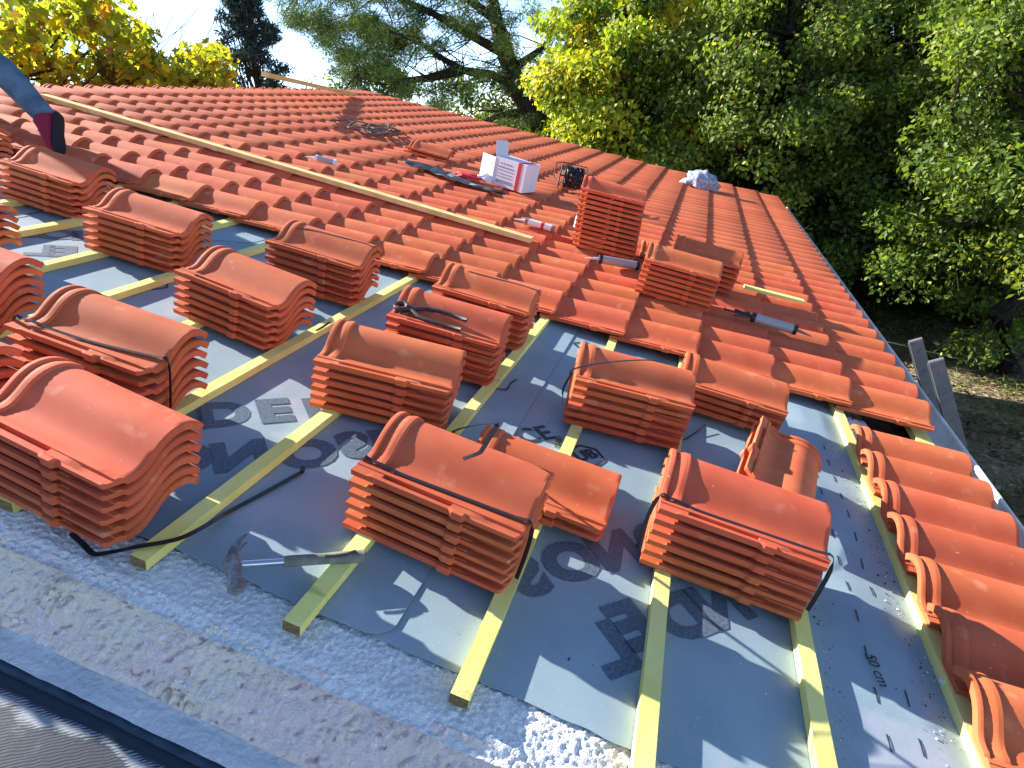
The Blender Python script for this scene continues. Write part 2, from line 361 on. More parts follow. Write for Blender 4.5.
def letter(ch, u, v, ang, flip, h=.125, mtl=None, felt=None, w=None, wide=1.12, bold=.06):
    me = text_mesh(ch, h / .70, mtl or M['ink'], bold)
    f = felt or (felt_a if u < 1.655 else felt_b)
    w = w if w is not None else (.0084 if f is felt_a else .0032)
    sx, sy = (-1, 1) if flip == 'h' else ((1, -1) if flip == 'v' else (1, 1))
    vs_ = [a.co for a in me.vertices]; cx = (min(a.x for a in vs_) + max(a.x for a in vs_)) / 2; cy = (min(a.y for a in vs_) + max(a.y for a in vs_)) / 2
    me.transform(Matrix.Diagonal((sx * wide, sy, 1, 1)) @ T(-cx, -cy, 0))
    link('printed_letter', me, T(u, v, w) @ RZ(ang), f)
A45 = R(46)
for ch, u, v in (('S', 1.885, 1.215), ('O', 1.98, 1.325), ('N', 2.09, 1.435), ('D', 2.20, 1.55), ('L', 2.125, 1.09), ('E', 2.165, 1.185), ('D', 2.285, 1.275), ('N', 2.385, 1.375)):
    letter(ch, u, v, A45, 'h')
for ch, u, v in (('N', .745, 1.29), ('D', .84, 1.39), ('E', .945, 1.495), ('L', 1.055, 1.59), ('D', .90, 1.155), ('N', 1.01, 1.245), ('O', 1.155, 1.355), ('S', 1.245, 1.47), ('D', 1.34, 1.56)):
    letter(ch, u, v, A45, 'v')
for ch, u, v in (('O', -.69, 2.175), ('N', -.60, 2.27), ('S', -.78, 2.09), ('L', -.565, 1.985), ('E', -.505, 2.04)):
    letter(ch, u, v, A45, 'h')
for s_, u, v, h in (('CE', 1.725, 1.885, .085), ('CE', 1.72, 2.83, .06), ('22-001', 1.815, 1.885, .022), ('1K', 2.80, 1.49, .03), ('50 cm', 2.775, 1.33, .028)):
    letter(s_, u, v, R(100) if s_ == '22-001' else R(48) if s_ == 'CE' else R(-80), None, h, M['thin_ink'], felt_b, .0046 if u < 2.6 else .016, 1, .012)
def hexmark(u, v, a=0, felt=None, w=.0046):
    mb = MB()
    for k in (-1, 0, 1, 2):
        p0 = Vector((.062 * math.cos(R(60 * k)), .062 * math.sin(R(60 * k)), 0)); p1 = Vector((.062 * math.cos(R(60 * k + 60)), .062 * math.sin(R(60 * k + 60)), 0))
        mb.ribbon([p0, p1], .009, .0004)
    link('printed_mark', mb.mesh('printed_mark', M['thin_ink']), T(u, v, w) @ RZ(a), felt or felt_b)
    letter('UB', u - .006, v, a + R(40), None, .05, M['thin_ink'], felt or felt_b, w, 1, .03)
hexmark(1.925, 1.865, R(10)); hexmark(1.90, 2.80, R(20)); hexmark(.40, 1.63, R(10), felt_a, .0086); hexmark(-.02, 2.02, R(10), felt_a, .0086)
for v in lin(.98, 2.5, 13):
    for u in (2.76, 2.835):
        y0, y1 = v + (u - 2.76) * .3, v + (u - 2.76) * .3 + .045
        if 1.27 < v < 1.52 and u > 2.8: continue
        a = felt2(u, (y0 - near_edge(u + 9)) / 2.43)[2]; b = felt2(u, (y1 - near_edge(u + 9)) / 2.43)[2]
        mb = MB(); mb.ribbon([(u, y0, a + .0015), (u, (y0 + y1) / 2, (a + b) / 2 + .0022), (u, y1, b + .0015)], .0035, .0006)
        link('printed_dash', mb.mesh('printed_dash', M['thin_ink']), None, felt_b)

# ------------------------------------------------------------------ battens
def batten_mesh(L, wd=.041, th=.028, seed=0, m_=None):
    mb = MB(); n = 24; vs_ = []
    for i in range(n + 1):
        y = L * i / n; b = .004 * nz(y, seed, 0, .9); c = .0015 * nz(y, seed, 5, 6)
        for x, z in ((-wd / 2, 0), (wd / 2, 0), (wd / 2, th), (-wd / 2, th)):
            vs_.append((x + b + (c if x > 0 else 0), y, z + (.001 * nz(y, seed, 9, 5) if z else 0)))
    fs = [(i * 4 + k, i * 4 + (k + 1) % 4, i * 4 + 4 + (k + 1) % 4, i * 4 + 4 + k) for i in range(n) for k in range(4)]
    mb.add(vs_, fs); mb.add(vs_[:4], [(3, 2, 1, 0)], 1); mb.add(vs_[-4:], [(0, 1, 2, 3)], 1)
    return smooth_by_angle(mb.mesh('batten', [m_ or M['batten'], M['batten_end']]), 30)
# k, u at the near end, u at v = 3, near end v, label
for k, ua, ub, v1, lab in (
    (-3, -1.12, -1.12, 1.9, 'yellow batten at the top left, highest up the felt, mostly under tiles'),
    (-2, -.75, -.75, 1.6, 'yellow batten crossing the felt at the far left edge, second highest seen'),
    (-1, -.37, -.38, 1.3, 'yellow batten running under the stack of six tiles left of centre top'),
    (0, 0, -.01, 1.0, 'yellow batten lit along its middle between the two leftmost middle stacks'),
    (1, .37, .37, .80, 'yellow batten hidden under the strapped left stacks'),
    (2, .735, .745, .80, 'yellow batten from under the nearest left stack up past the black strap piece'),
    (3, 1.095, 1.12, .80, 'yellow batten whose sawn end juts over the verge left of the hammer'),
    (4, 1.475, 1.49, .80, 'yellow batten whose end lies under the hammer grip'),
    (5, 1.855, 1.85, .80, 'yellow batten whose sawn end juts out below the bottom centre stack'),
    (6, 2.225, 2.21, .80, 'yellow batten running off the bottom edge below the right strapped stack'),
    (7, 2.595, 2.58, .80, 'yellow batten running off the bottom edge at the right stack corner'),
    (8, 2.965, 2.955, .66, 'yellow batten under the upper ends of the eave tiles on the right'),
    (9, 3.33, 3.335, .66, 'bright yellow batten at the eave showing through the gap between tiles')):
    L_ = 3.32 - v1; a = math.atan2(ua - ub, 3 - v1)
    link('batten', batten_mesh(L_, seed=k * 3.7, wd=.075 if k == 9 else .041), ROOF @ T(ua, v1, .0085 if k < 5 else (.0045 if k < 8 else -.002 if k == 9 else .003)) @ RZ(a), label=lab, cat='batten', group='battens across the felt')

# ------------------------------------------------------------------ terracotta tile
TL = .44
PROF = [(0, .000, .017), (.011, .0, .017), (.0125, .0, .0045), (.028, .0, .0045), (.0295, .0, .016), (.040, .0, .016), (.046, .0, .009)]
def _roll():
    pts = [(.056, .0065), (.069, .0060), (.082, .0080), (.094, .0128), (.105, .0205), (.117, .0305), (.129, .0405), (.142, .0500), (.156, .0575), (.171, .0632), (.187, .0662), (.203, .0665), (.217, .0645), (.231, .0597), (.244, .0525), (.255, .0442), (.264, .0365)]
    out = []
    for i, (v, z) in enumerate(pts):
        a = pts[max(0, i - 1)]; b = pts[min(len(pts) - 1, i + 1)]; dx, dz = b[0] - a[0], b[1] - a[1]; l = math.hypot(dx, dz)
        out.append((v, z, v + dz / l * .0135, z - dx / l * .0135))
    return out
ROLL = _roll()
def tile_mesh(name, mtl, seed=0, lo=False):
    us = [0, .004, .012, .016, .040, .044, .053, .058, .075, .078, .12, .17, .22, .255, .259, .27, .274, .298, .302, .33, .345, .375, .40, .425, .436, TL] if not lo else [0, .012, .016, .05, .056, .25, .43, TL]
    top = []; bot = []
    rs = random.Random(seed); warp = rs.uniform(-.0015, .0015); 
    for u in us:
        rt = []; rb = []
        lugs = .0 if not (.268 < u < .30) else -.008
        for i, (v, zb, zt) in enumerate(PROF):
            x = u; y = v; z = zt; b = zb
            if i in (2, 3) and not (.077 < u < .256): z = .0135 if u < .34 else .009
            if i in (0, 1):
                y += lugs
                if u > .30: z -= .005; y += .003 * (i == 0)
                if u < .05: z -= .003
                if .268 < u < .30: z += .003
            if i in (4, 5) and u > .42: z -= .002
            if i == 6 and u < .056: z -= 0
            if u > .40: x = u - max(0, .046 - v) * .3 * (u - .40) / .04
            rt.append((x, y, z + warp * u)); rb.append((x, y + (.004 if i == 0 else 0), b - .003 + warp * u))
        for (v, z, v2, z2) in ROLL:
            d = 0
            if u <= .012 or .040 <= u <= .053: d = .0075 if .003 < u else .006
            elif u < .040: d = -.001
            if u > .436: d = -.0025
            e = .0006 * nz(u * 3 + seed, v * 8, seed, 3)
            n_ = Vector((0, v - v2, z - z2)).normalized()
            rt.append((u, v + n_.y * (d + e), z + n_.z * (d + e) + warp * u)); k_ = .0055 * max(0, min(1, (u - .405) / .015)); rb.append((u, v2 - n_.y * k_, z2 - n_.z * k_ + warp * u))
        top.append(rt); bot.append(rb)
    nv = len(top[0]); nu = len(us); vs_ = [a for r_ in top for a in r_] + [a for r_ in bot for a in r_]; o = nu * nv; fs = []
    for i in range(nu - 1):
        for j in range(nv - 1):
            a = i * nv + j; fs.append((a, a + nv, a + nv + 1, a + 1)); fs.append((a + o, a + 1 + o, a + nv + 1 + o, a + nv + o))
        a = i * nv; fs.append((a, a + o, a + nv + o, a + nv)); a = i * nv + nv - 1; fs.append((a, a + nv, a + nv + o, a + o))
    for j in range(nv - 1):
        fs.append((j, j + 1, j + 1 + o, j + o)); a = (nu - 1) * nv + j; fs.append((a, a + o, a + 1 + o, a + 1))
    mb = MB(); mb.add(vs_, fs); me = mb.mesh(name, mtl)
    return smooth_by_angle(me, 32)
TILES = [tile_mesh('roof_tile', M['clay'], s) for s in (1, 2, 3)]
rt = random.Random(11)
def put_tile(u, v, w, yaw=0, tilt=0, label='', group='', jit=1, extra=None):
    mtx = ROOF @ T(u + rt.uniform(-.002, .002) * jit, v + rt.uniform(-.0015, .0015) * jit, w) @ RZ(R(yaw + rt.uniform(-.5, .5) * jit)) @ RY(tilt)
    if extra is not None: mtx = ROOF @ extra
    return link('roof_tile', rt.choice(TILES), mtx, label=label, cat='roof tile', group=group, kind='thing')

STACKS = [  # n, w0, u, v, yaw, pitch, lean u, lean v, where
 (6, .037, .590, .812, -4.2, .0325, .0015, .0020, 'nearest left stack, on the white verge'),
 (6, .037, .319, 1.154, .6, .0340, 0, .0009, 'strapped left stack behind the nearest'),
 (6, .037, -.397, 1.243, 0, .0324, .0009, .0008, 'stack cut by the left edge, mid height'),
 (6, .037, .271, 1.813, -6, .0315, .0017, .0006, 'stack left of centre beside the hexagon print'),
 (6, .037, -.443, 2.088, 2.6, .0324, .0015, .0010, 'upper left stack below the laid tiles'),
 (6, .037, -1.196, 2.318, .2, .0317, .0004, .0003, 'stack just below the red shoe'),
 (6, .037, .284, 2.342, 1.3, .0338, 0, .0002, 'stack with a thin wire, against the laid tiles'),
 (6, .037, 1.035, 1.541, 10.3, .0310, .0013, -.0008, 'centre left stack in front of the pincers'),
 (6, .037, 1.051, 2.004, 5.2, .0319, .0001, 0, 'stack under the pincers'),
 (6, .037, 1.052, 2.430, 1.7, .0326, 0, 0, 'stack behind the pincers, touching the laid tiles'),
 (6, .035, 1.413, 1.106, -3.4, .0325, .0008, .0010, 'bottom centre stack with the bent strap'),
 (2, .035, 1.60, 1.400, -1.2, .0323, .0007, 0, 'low pair behind the bottom centre stack'),
 (6, .035, 1.800, 1.980, 9.3, .0327, .0008, .0001, 'strapped stack right of the CE mark'),
 (4, .035, 2.186, 2.420, 1.0, .0310, .0004, -.0009, 'low stack behind the strapped centre right one'),
 (6, .035, 2.154, 1.378, -.3, .0341, -.0008, .0008, 'bottom right strapped stack'),
 (12, .128, 1.343, 4.201, 7.1, .0330, -.0033, -.0002, 'tall stack standing on the laid tiles'),
 (7, .126, 1.861, 3.567, 1.6, .0300, 0, -.0005, 'short stack on laid tiles right of the tall one'),
 (6, .126, 2.001, 4.108, -.2, .0329, -.0002, 0, 'rear short stack on the laid tiles'),
 (6, .037, -1.98, 2.42, 1, .0324, 0, 0, 'stack at the left edge below the kneeling leg'),
 (5, .037, -.96, 1.62, 0, .0324, 0, 0, 'stack barely showing at the left edge, second up'),
]
for si, (n, w0, u, v, yaw, pit, lu, lv, where) in enumerate(STACKS):
    for k in range(n):
        pos = 'bottom' if k == 0 else ('top' if k == n - 1 else ORD[k + 1] + ' from bottom')
        put_tile(u + lu * k, v + lv * k, w0 + pit * k, yaw, 0, f'tile {pos}, {where}', 'tiles piled in stacks')
# two leaning tiles, loose ones
for k in range(2):
    put_tile(0, 0, 0, label='tile leaning sideways behind the bottom right stack, ' + ('roll in full view' if k == 1 else 'under the other leaning one'), group='loose tiles',
             extra=T(2.465 + .016 * k, 2.235, .150 + .030 * k) @ RZ(R(-101)) @ RX(R(-28)))
put_tile(1.80, 4.42, .130, 6, 0, 'single loose tile poking out behind the tall stack on the laid tiles', 'loose tiles')
put_tile(-.80, 6.02, .125, 0, R(0), 'loose tile lying on the laid tiles above the black plastic strip', 'loose tiles')
put_tile(-.795, 6.03, .158, 0, R(0), 'upper loose tile of the pair above the black plastic strip', 'loose tiles')

pile = TILES[0]; pv = np.array([v.co[:] for v in pile.vertices]); pf = [tuple(p.vertices) for p in pile.polygons]; av = []; af = []
for q_, (u_, v_) in enumerate(((-.42, .80), (.06, .80))):
    for k in range(6):
        P = pv.copy(); P[:, 0] += u_ + rt.uniform(-.003, .003); P[:, 1] += v_ + .001 * k; P[:, 2] += .037 + .0325 * k; af += [tuple(i + len(av) * len(pv) for i in f) for f in pf]; av.append(P)
me = bpy.data.meshes.new('tile_pile'); me.from_pydata(np.concatenate(av).tolist(), [], af); me.materials.append(M['clay']); me.polygons.foreach_set('use_smooth', [p.use_smooth for p in pile.polygons] * len(av)); smooth_by_angle(me, 32)
link('tile_pile', me, ROOF, label='more piled terracotta tiles on the verge left of the nearest stack', cat='roof tiles', kind='stuff')

# laid courses
TILT = -R(3.6)
laid = []
for k in range(-11, 9):
    for j in range(0, 37):
        laid.append((k, j))
for j in range(-8, -1): laid.append((8, j))
laid.append((8, -9)); laid.append((8, -10))
def lay_pos(k, j):
    u = k * G - .022; v = V0 + j * CV
    if k < -6: u += (-6 - k) / 5 * max(0, .5 * (10.4 - v) / 6.2)
    if j < 0: u += .012; v = 2.43 + (j + 2) * CV
    return u, v
camr = Vector((CU, 0, CW))
def inview(k, j):
    u, v = lay_pos(k, j); c = RC @ (Vector((u + .2, v + .1, .05)) - camr)
    x, y = 512 + F_PX * c.x / c.z, 384 + F_PX * c.y / c.z
    return c.z > 0 and -60 < x < 1084 and -30 < y < 830
def size(k, j):
    u, v = lay_pos(k, j); d = Vector((u + .2, v + .1, .05)) - camr; return abs(d.z) / d.length ** 3
seen = sorted([t for t in laid if inview(*t)], key=lambda t: -size(*t))
n_stack = sum(s[0] for s in STACKS) + 5
single = set(seen[:300 - n_stack])
r2 = random.Random(4)
lo = tile_mesh('tile_lo', M['clay_far'], 7, True)
lv_ = np.array([v.co[:] for v in lo.vertices]); lf = [tuple(p.vertices) for p in lo.polygons]
sv = []; sf = []; scol = []; fs_smooth = [p.use_smooth for p in lo.polygons]
for (k, j) in laid:
    if not inview(k, j) and j < 0: continue
    u, v = lay_pos(k, j); w = .0335
    if (k, j) in single:
        if j >= 0: lab = f'laid terracotta tile, {ORD[9 - k]} course up from gutter, {ORD[j + 1]} from the open edge'
        else: lab = f'eave tile right of the gap, {ORD[-j - 1]} from the gap, upper rims showing'
        put_tile(u, v, w, 0 if j >= 0 else 1.5, -TILT * -1, lab, 'tiles laid on the roof', .6)
    else:
        t_ = TILT; c, s = math.cos(t_), math.sin(t_)
        P = lv_.copy(); X = P[:, 0] * c + P[:, 2] * s; Z = -P[:, 0] * s + P[:, 2] * c
        P[:, 0] = X + u + r2.uniform(-.003, .003); P[:, 1] += v + r2.uniform(-.002, .002); P[:, 2] = Z + w
        o = len(sv) * len(lv_); sv.append(P); sf += [tuple(i + o for i in f) for f in lf]
        b = r2.uniform(.86, 1.1); h = r2.uniform(-.02, .03); scol.append((CLAY[0] * b * .97, CLAY[1] * b * (1 + h * 3) * 1.02, CLAY[2] * b * (1 + h * 4) * 1.05))
me = bpy.data.meshes.new('laid_tiles'); V_ = np.concatenate(sv); me.from_pydata(V_.tolist(), [], sf); me.materials.append(M['clay_far'])
at_ = me.color_attributes.new('tone', 'FLOAT_COLOR', 'POINT')
cc = np.repeat(np.array([(*c, 1) for c in scol], dtype=np.float32), len(lv_), 0); at_.data.foreach_set('color', cc.ravel())
me.polygons.foreach_set('use_smooth', fs_smooth * len(sv)); smooth_by_angle(me, 32)
link('laid_tiles', me, ROOF, label='far field of laid terracotta tiles running to the ridge and far verge', cat='roof tiles', kind='stuff')

# ------------------------------------------------------------------ gutter and ladder
mb = MB(); n = 60
prof = [(3.40, -.015), (3.43, -.05), (3.47, -.085), (3.52, -.09), (3.555, -.06), (3.566, -.01), (3.562, .012), (3.567, .020), (3.578, .020), (3.584, .010), (3.580, -.02), (3.57, -.075), (3.52, -.105), (3.46, -.10), (3.39, -.03)]
vs_ = [(a, .4 + (VF - .3) * i / n, b - .028 + .002 * nz(i, 0, 0, .6)) for i in range(n + 1) for a, b in prof]; k_ = len(prof)
mb.add(vs_, [(i * k_ + j, (i + 1) * k_ + j, (i + 1) * k_ + (j + 1) % k_, i * k_ + (j + 1) % k_) for i in range(n) for j in range(k_)] + [tuple(range(k_)), tuple(reversed(range(n * k_, n * k_ + k_)))])
link('gutter', smooth_by_angle(mb.mesh('gutter', M['zinc']), 40), ROOF, label='white metal gutter running along the eave at the right', cat='gutter')

def ladder():
    # rails lean on the gutter lip, feet out on the ground
    lip = R3 @ Vector((3.60, 0, 0)); slope = R(24); d = Vector((math.sin(slope), 0, -math.cos(slope)))
    e = link('ladder', None, T(lip.x + .03, 3.68, lip.z), label='grey metal ladder leaning on the gutter, two rail tops showing', cat='ladder')
    L_ = (lip.z - GROUND) / math.cos(slope)
    side = Vector((0, 1, 0)); nrm = d.cross(side)
    def rail(y, up, name='rail'):
        mb = MB(); M_ = Matrix((( side.x, nrm.x, -d.x, 0), (side.y, nrm.y, -d.y, 0), (side.z, nrm.z, -d.z, 0), (0, 0, 0, 1)))
        # channel section: web + two flanges
        mb.box(-.012, .012, -.034, .034, -L_, up, M_=M_); mb.box(.012, .020, -.038, -.028, -L_, up - .01, M_=M_); mb.box(.012, .020, .028, .038, -L_, up - .01, M_=M_)
        for z in (up - .07, up - .19, up - .35): mb.tube([M_ @ Vector((-.016, 0, z)), M_ @ Vector((.018, 0, z))], .009, 10)
        mb.tube([M_ @ Vector((0, -.034, up)), M_ @ Vector((0, .034, up))], .013, 10)
        me_ = mb.mesh('rail', M['alu']); link(name, me_, T(0, y, 0), e)
    rail(.20, .27); rail(-.20, .30)
    for i in range(1, 12):
        mb = MB(); c = d * (i * .28 - .02); mb.tube([c + side * -.16, c + side * .16], .014, 8); link('rung', mb.mesh('rung', M['alu'], True), None, e)
ladder()

# ------------------------------------------------------------------ long plank etc on the laid tiles
def beam(name, a, b, wd, th, mtl, label, cat, grp=None):
    a = Vector(a); b = Vector(b); d = (b - a); L_ = d.length; x = d.normalized(); y = Vector((0, 0, 1)).cross(x).normalized(); z = x.cross(y)
    M_ = Matrix(((x.x, y.x, z.x, a.x), (x.y, y.y, z.y, a.y), (x.z, y.z, z.z, a.z), (0, 0, 0, 1)))
    mb = MB(); n = 30; vs_ = []
    for i in range(n + 1):
        t_ = L_ * i / n; o = .004 * nz(t_, wd * 50, 0, .8)
        vs_ += [(t_, -wd / 2 + o, 0), (t_, wd / 2 + o, 0), (t_, wd / 2 + o, th), (t_, -wd / 2 + o, th)]
    mb.add(vs_, [(i * 4 + k, i * 4 + 4 + k, i * 4 + 4 + (k + 1) % 4, i * 4 + (k + 1) % 4) for i in range(n) for k in range(4)] + [(0, 1, 2, 3), (n * 4 + 3, n * 4 + 2, n * 4 + 1, n * 4)])
    return link(name, smooth_by_angle(mb.mesh(name, mtl), 30), ROOF @ M_, label=label, cat=cat, group=grp)
beam('plank', (-2.95, 4.06, .122), (1.11, 3.985, .122), .07, .032, M['plank'], 'long pale yellow plank lying across the laid tiles from the left', 'plank', 'loose timber on the roof')
a = rp(265, 77, .42); b = rp(352, 96, .12)
beam('plank', (a.x, a.y, a.z), (b.x, b.y, b.z), .09, .05, M['plank'], 'yellow plank sticking up over the ridge behind the cypress side', 'plank', 'loose timber on the roof')
a = rp(744, 288, .135); b = rp(803, 303, .135)
beam('wood_offcut', tuple(a), tuple(b), .06, .02, M['batten'], 'short bright yellow wood offcut on the tiles near the sealant gun', 'wood offcut', 'loose timber on the roof')

# ------------------------------------------------------------------ straps
def strap(pts, label, wid=.012, th=.0012, up=(0, 0, 1), sub=5, name='plastic_strap'):
    P = [Vector(a) for a in pts]; out = []
    for i in range(len(P) - 1):
        p0, p1, p2, p3 = P[max(i - 1, 0)], P[i], P[i + 1], P[min(i + 2, len(P) - 1)]
        for s in range(sub):
            t_ = s / sub; out.append(.5 * ((2 * p1) + (p2 - p0) * t_ + (2 * p0 - 5 * p1 + 4 * p2 - p3) * t_ ** 2 + (3 * p1 - p0 - 3 * p2 + p3) * t_ ** 3))
    out.append(P[-1]); mb = MB(); mb.ribbon(out, wid, th, Vector(up))
    return link(name, mb.mesh(name, M['black'], False), ROOF, label=label, cat='plastic strap', group='black packing straps')
def zt(v):            # tile top height at local v
    pts = [(0, .018), (.046, .016)] + [(a[0], a[1]) for a in ROLL]
    for a, b in zip(pts, pts[1:]):
        if a[0] <= v <= b[0]: return a[1] + (b[1] - a[1]) * (v - a[0]) / (b[0] - a[0])
    return pts[-1][1]
def onstack(si, x, y, k=None, up=.003):
    n, w0, u, v, yaw, pit, lu, lv, _ = STACKS[si]; k = n - 1 if k is None else k; c, s = math.cos(R(yaw)), math.sin(R(yaw))
    return (u + lu * k + c * x - s * y, v + lv * k + s * x + c * y, w0 + pit * k + zt(max(0, min(.26, y))) + up)
def wrap(si, label, y0=.05, y1=.05, wid=.011):       # strap lengthwise over a stack and down both ends
    top = [onstack(si, x, y0 + (y1 - y0) * x / TL, up=.010 if x < .06 else .004) for x in (-.002, .02, .05, .10, .2, .3, .4, .443)]
    bl = onstack(si, -.012, y0, 0, -.006); br = onstack(si, .449, y1, 0, -.006)
    ml = onstack(si, -.014, y0, 3); mr = onstack(si, .452, y1, 3)
    strap([bl, ml] + top + [mr, br], label, wid, up=(0, 0, 1), sub=3)
wrap(10, 'black strap round the bottom centre stack, lengthwise', .055, .075)
wrap(14, 'black strap round the bottom right stack, lengthwise', .060, .045)
wrap(1, 'black strap round the left stack behind the nearest, lengthwise', .035, .095)
p0 = onstack(10, .10, .20); 
strap([tuple(rp(452, 436, .02)), tuple(rp(454, 431, .06)), tuple(rp(470, 426, .2)), tuple(rp(494, 423.5, .33)), tuple(rp(497, 424, .335)), tuple(rp(495, 429, .33)), tuple(rp(482, 450, .30)), tuple(rp(479, 453, .296)), tuple(rp(474, 455, .294)), tuple(rp(463, 459, .285))], 'bent loose strap end sticking up over the bottom centre stack', .012, sub=2)
strap([tuple(rp(563, 405, .12)), tuple(rp(563, 390, .18)), tuple(rp(570, 376, .27)), tuple(rp(574, 369, .285)), tuple(rp(602, 363, .285)), tuple(rp(644, 360, .30)), tuple(rp(677, 363, .30))], 'curved black strap lying over the strapped stack right of the CE mark', .008)
strap([onstack(9, .10, .18), onstack(9, .2, .185), onstack(9, .32, .195), onstack(9, .42, .19), onstack(9, .44, .17)], 'thin black strap along the stack behind the pincers', .006)
strap([onstack(6, .02, .14), onstack(6, .12, .17), onstack(6, .25, .18), onstack(6, .38, .19), onstack(6, .42, .18), onstack(6, .44, .21)], 'thin dark wire along the stack against the laid tiles', .005)
def fl(pts, w=.012): return [tuple(rp(x, y, ww if ww is not None else w)) for x, y, ww in pts]
strap(fl([(71, 533, .03), (84, 545, .01), (92, 553, .012), (100, 554, .012), (122, 550, .03), (135, 547, .044), (174, 540, .045), (196, 531, .044), (218, 518, .03), (228, 512, .014), (262, 494, .013), (298, 474, .013), (302, 472, .016), (303, 466, .03)]), 'long black strap lying bent over the verge and the batten end, bottom left', .013, sub=3)
strap(fl([(278, 352, .03), (300, 340, .022), (316, 331, .036), (330, 322, .036)]), 'short black strap end under the stack left of centre', .010)
strap(fl([(486, 388, .025), (500, 389, .012), (507, 389, .012), (511, 383, .012), (517, 379, .012)]), 'small hooked strap end beside the stack under the pincers', .006)
strap(fl([(684, 440, .012), (695, 433, .012), (706, 424, .02)]), 'small straight strap end right of the strapped centre right stack', .006)
strap(fl([(196, 239, .010), (225, 241, .02), (250, 243, .02), (268, 239, .012)]), 'thin black cable on the felt left of the wired stack', .006)
strap(fl([(6, 217, .012), (40, 212, .012), (75, 205, .02)]), 'thin black cable on the felt at the far left', .006)

# ------------------------------------------------------------------ hammer
def hammer():
    hd = rp(233, 565, .050); end = rp(364, 556, .045)
    d = (end - hd); L_ = d.length; ang = math.atan2(d.y, d.x); pit_ = -math.asin(d.z / L_)
    base = ROOF @ T(hd.x, hd.y, hd.z) @ RZ(ang) @ RY(pit_)
    e = link('hammer', None, base, label='claw hammer with grey rubber grip lying across felt and batten end', cat='hammer')
    mb = MB(); mb.tube([(0, 0, 0), (L_ * .38, 0, 0)], .0085, 14); link('shaft', smooth_by_angle(mb.mesh('shaft', M['chrome'])), None, e)
    mb = MB(); g0 = L_ * .37
    mb.tube([(g0, 0, 0), (g0 + .003, 0, 0), (g0 + .02, 0, 0), (L_ * .55, 0, 0), (L_ * .7, 0, 0), (L_ * .85, 0, 0), (L_ * .96, 0, 0), (L_, 0, 0), (L_ + .004, 0, 0)], [.011, .014, .0145, .014, .0145, .016, .017, .018, .012], 16, flat=.8)
    link('grip', smooth_by_angle(mb.mesh('grip', M['grip']), 50), None, e)
    mb = MB(); mb.ribbon([(L_ * .68, -.006, .0135), (L_ * .76, -.008, .0142), (L_ * .86, -.005, .015), (L_ * .93, .003, .0155)], .007, .002); link('grip_inlay', mb.mesh('grip_inlay', M['black']), None, e)
    # head: face towards the viewer, claw away
    mb = MB()
    mb.tube([(0, -.075, 0), (0, -.071, 0), (0, -.052, 0), (0, -.048, 0), (0, -.030, 0), (0, -.015, 0), (0, .012, 0), (0, .02, 0)], [.0155, .0185, .0185, .0145, .0145, .0185, .019, .016], 12)
    for s in (-1, 1):
        mb.tube([(0, .008, s * .003), (.002, .03, s * .007), (.010, .05, s * .010), (.022, .066, s * .012), (.038, .078, s * .013)], [.011, .0105, .009, .0065, .002], 8, flat=.55)
    link('head', smooth_by_angle(mb.mesh('head', M['steel']), 40), RZ(R(8)) , e)
hammer()

# ------------------------------------------------------------------ pincers
def pincers():
    a = Vector(onstack(8, .05, .085)); e = link('pincers', None, ROOF @ T(a.x, a.y, a.z + .018) @ RZ(R(2)), label='dark tower pincers with open handles on top of a tile stack', cat='pincers')
    for s in (-1, 1):
        mb = MB()
        mb.tube([(0, -s * .008, 0), (.03, s * .010, 0), (.06, s * .030, 0), (.11, s * .040, .002), (.17, s * .040, .002), (.235, s * .034, .002)], [.011, .010, .009, .009, .009, .009], 8); link('handle', mb.mesh('handle', M['darksteel'], True), RX(R(14)), e)
    for s in (-1, 1):
        mb = MB(); mb.tube([(0, s * .006, 0), (-.012, s * .020, 0), (-.03, s * .024, 0), (-.045, s * .014, 0), (-.05, s * .002, 0)], [.009, .010, .009, .007, .004], 8, flat=1.3); link('jaw', mb.mesh('jaw', M['darksteel'], True), RX(R(14)), e)
pincers()

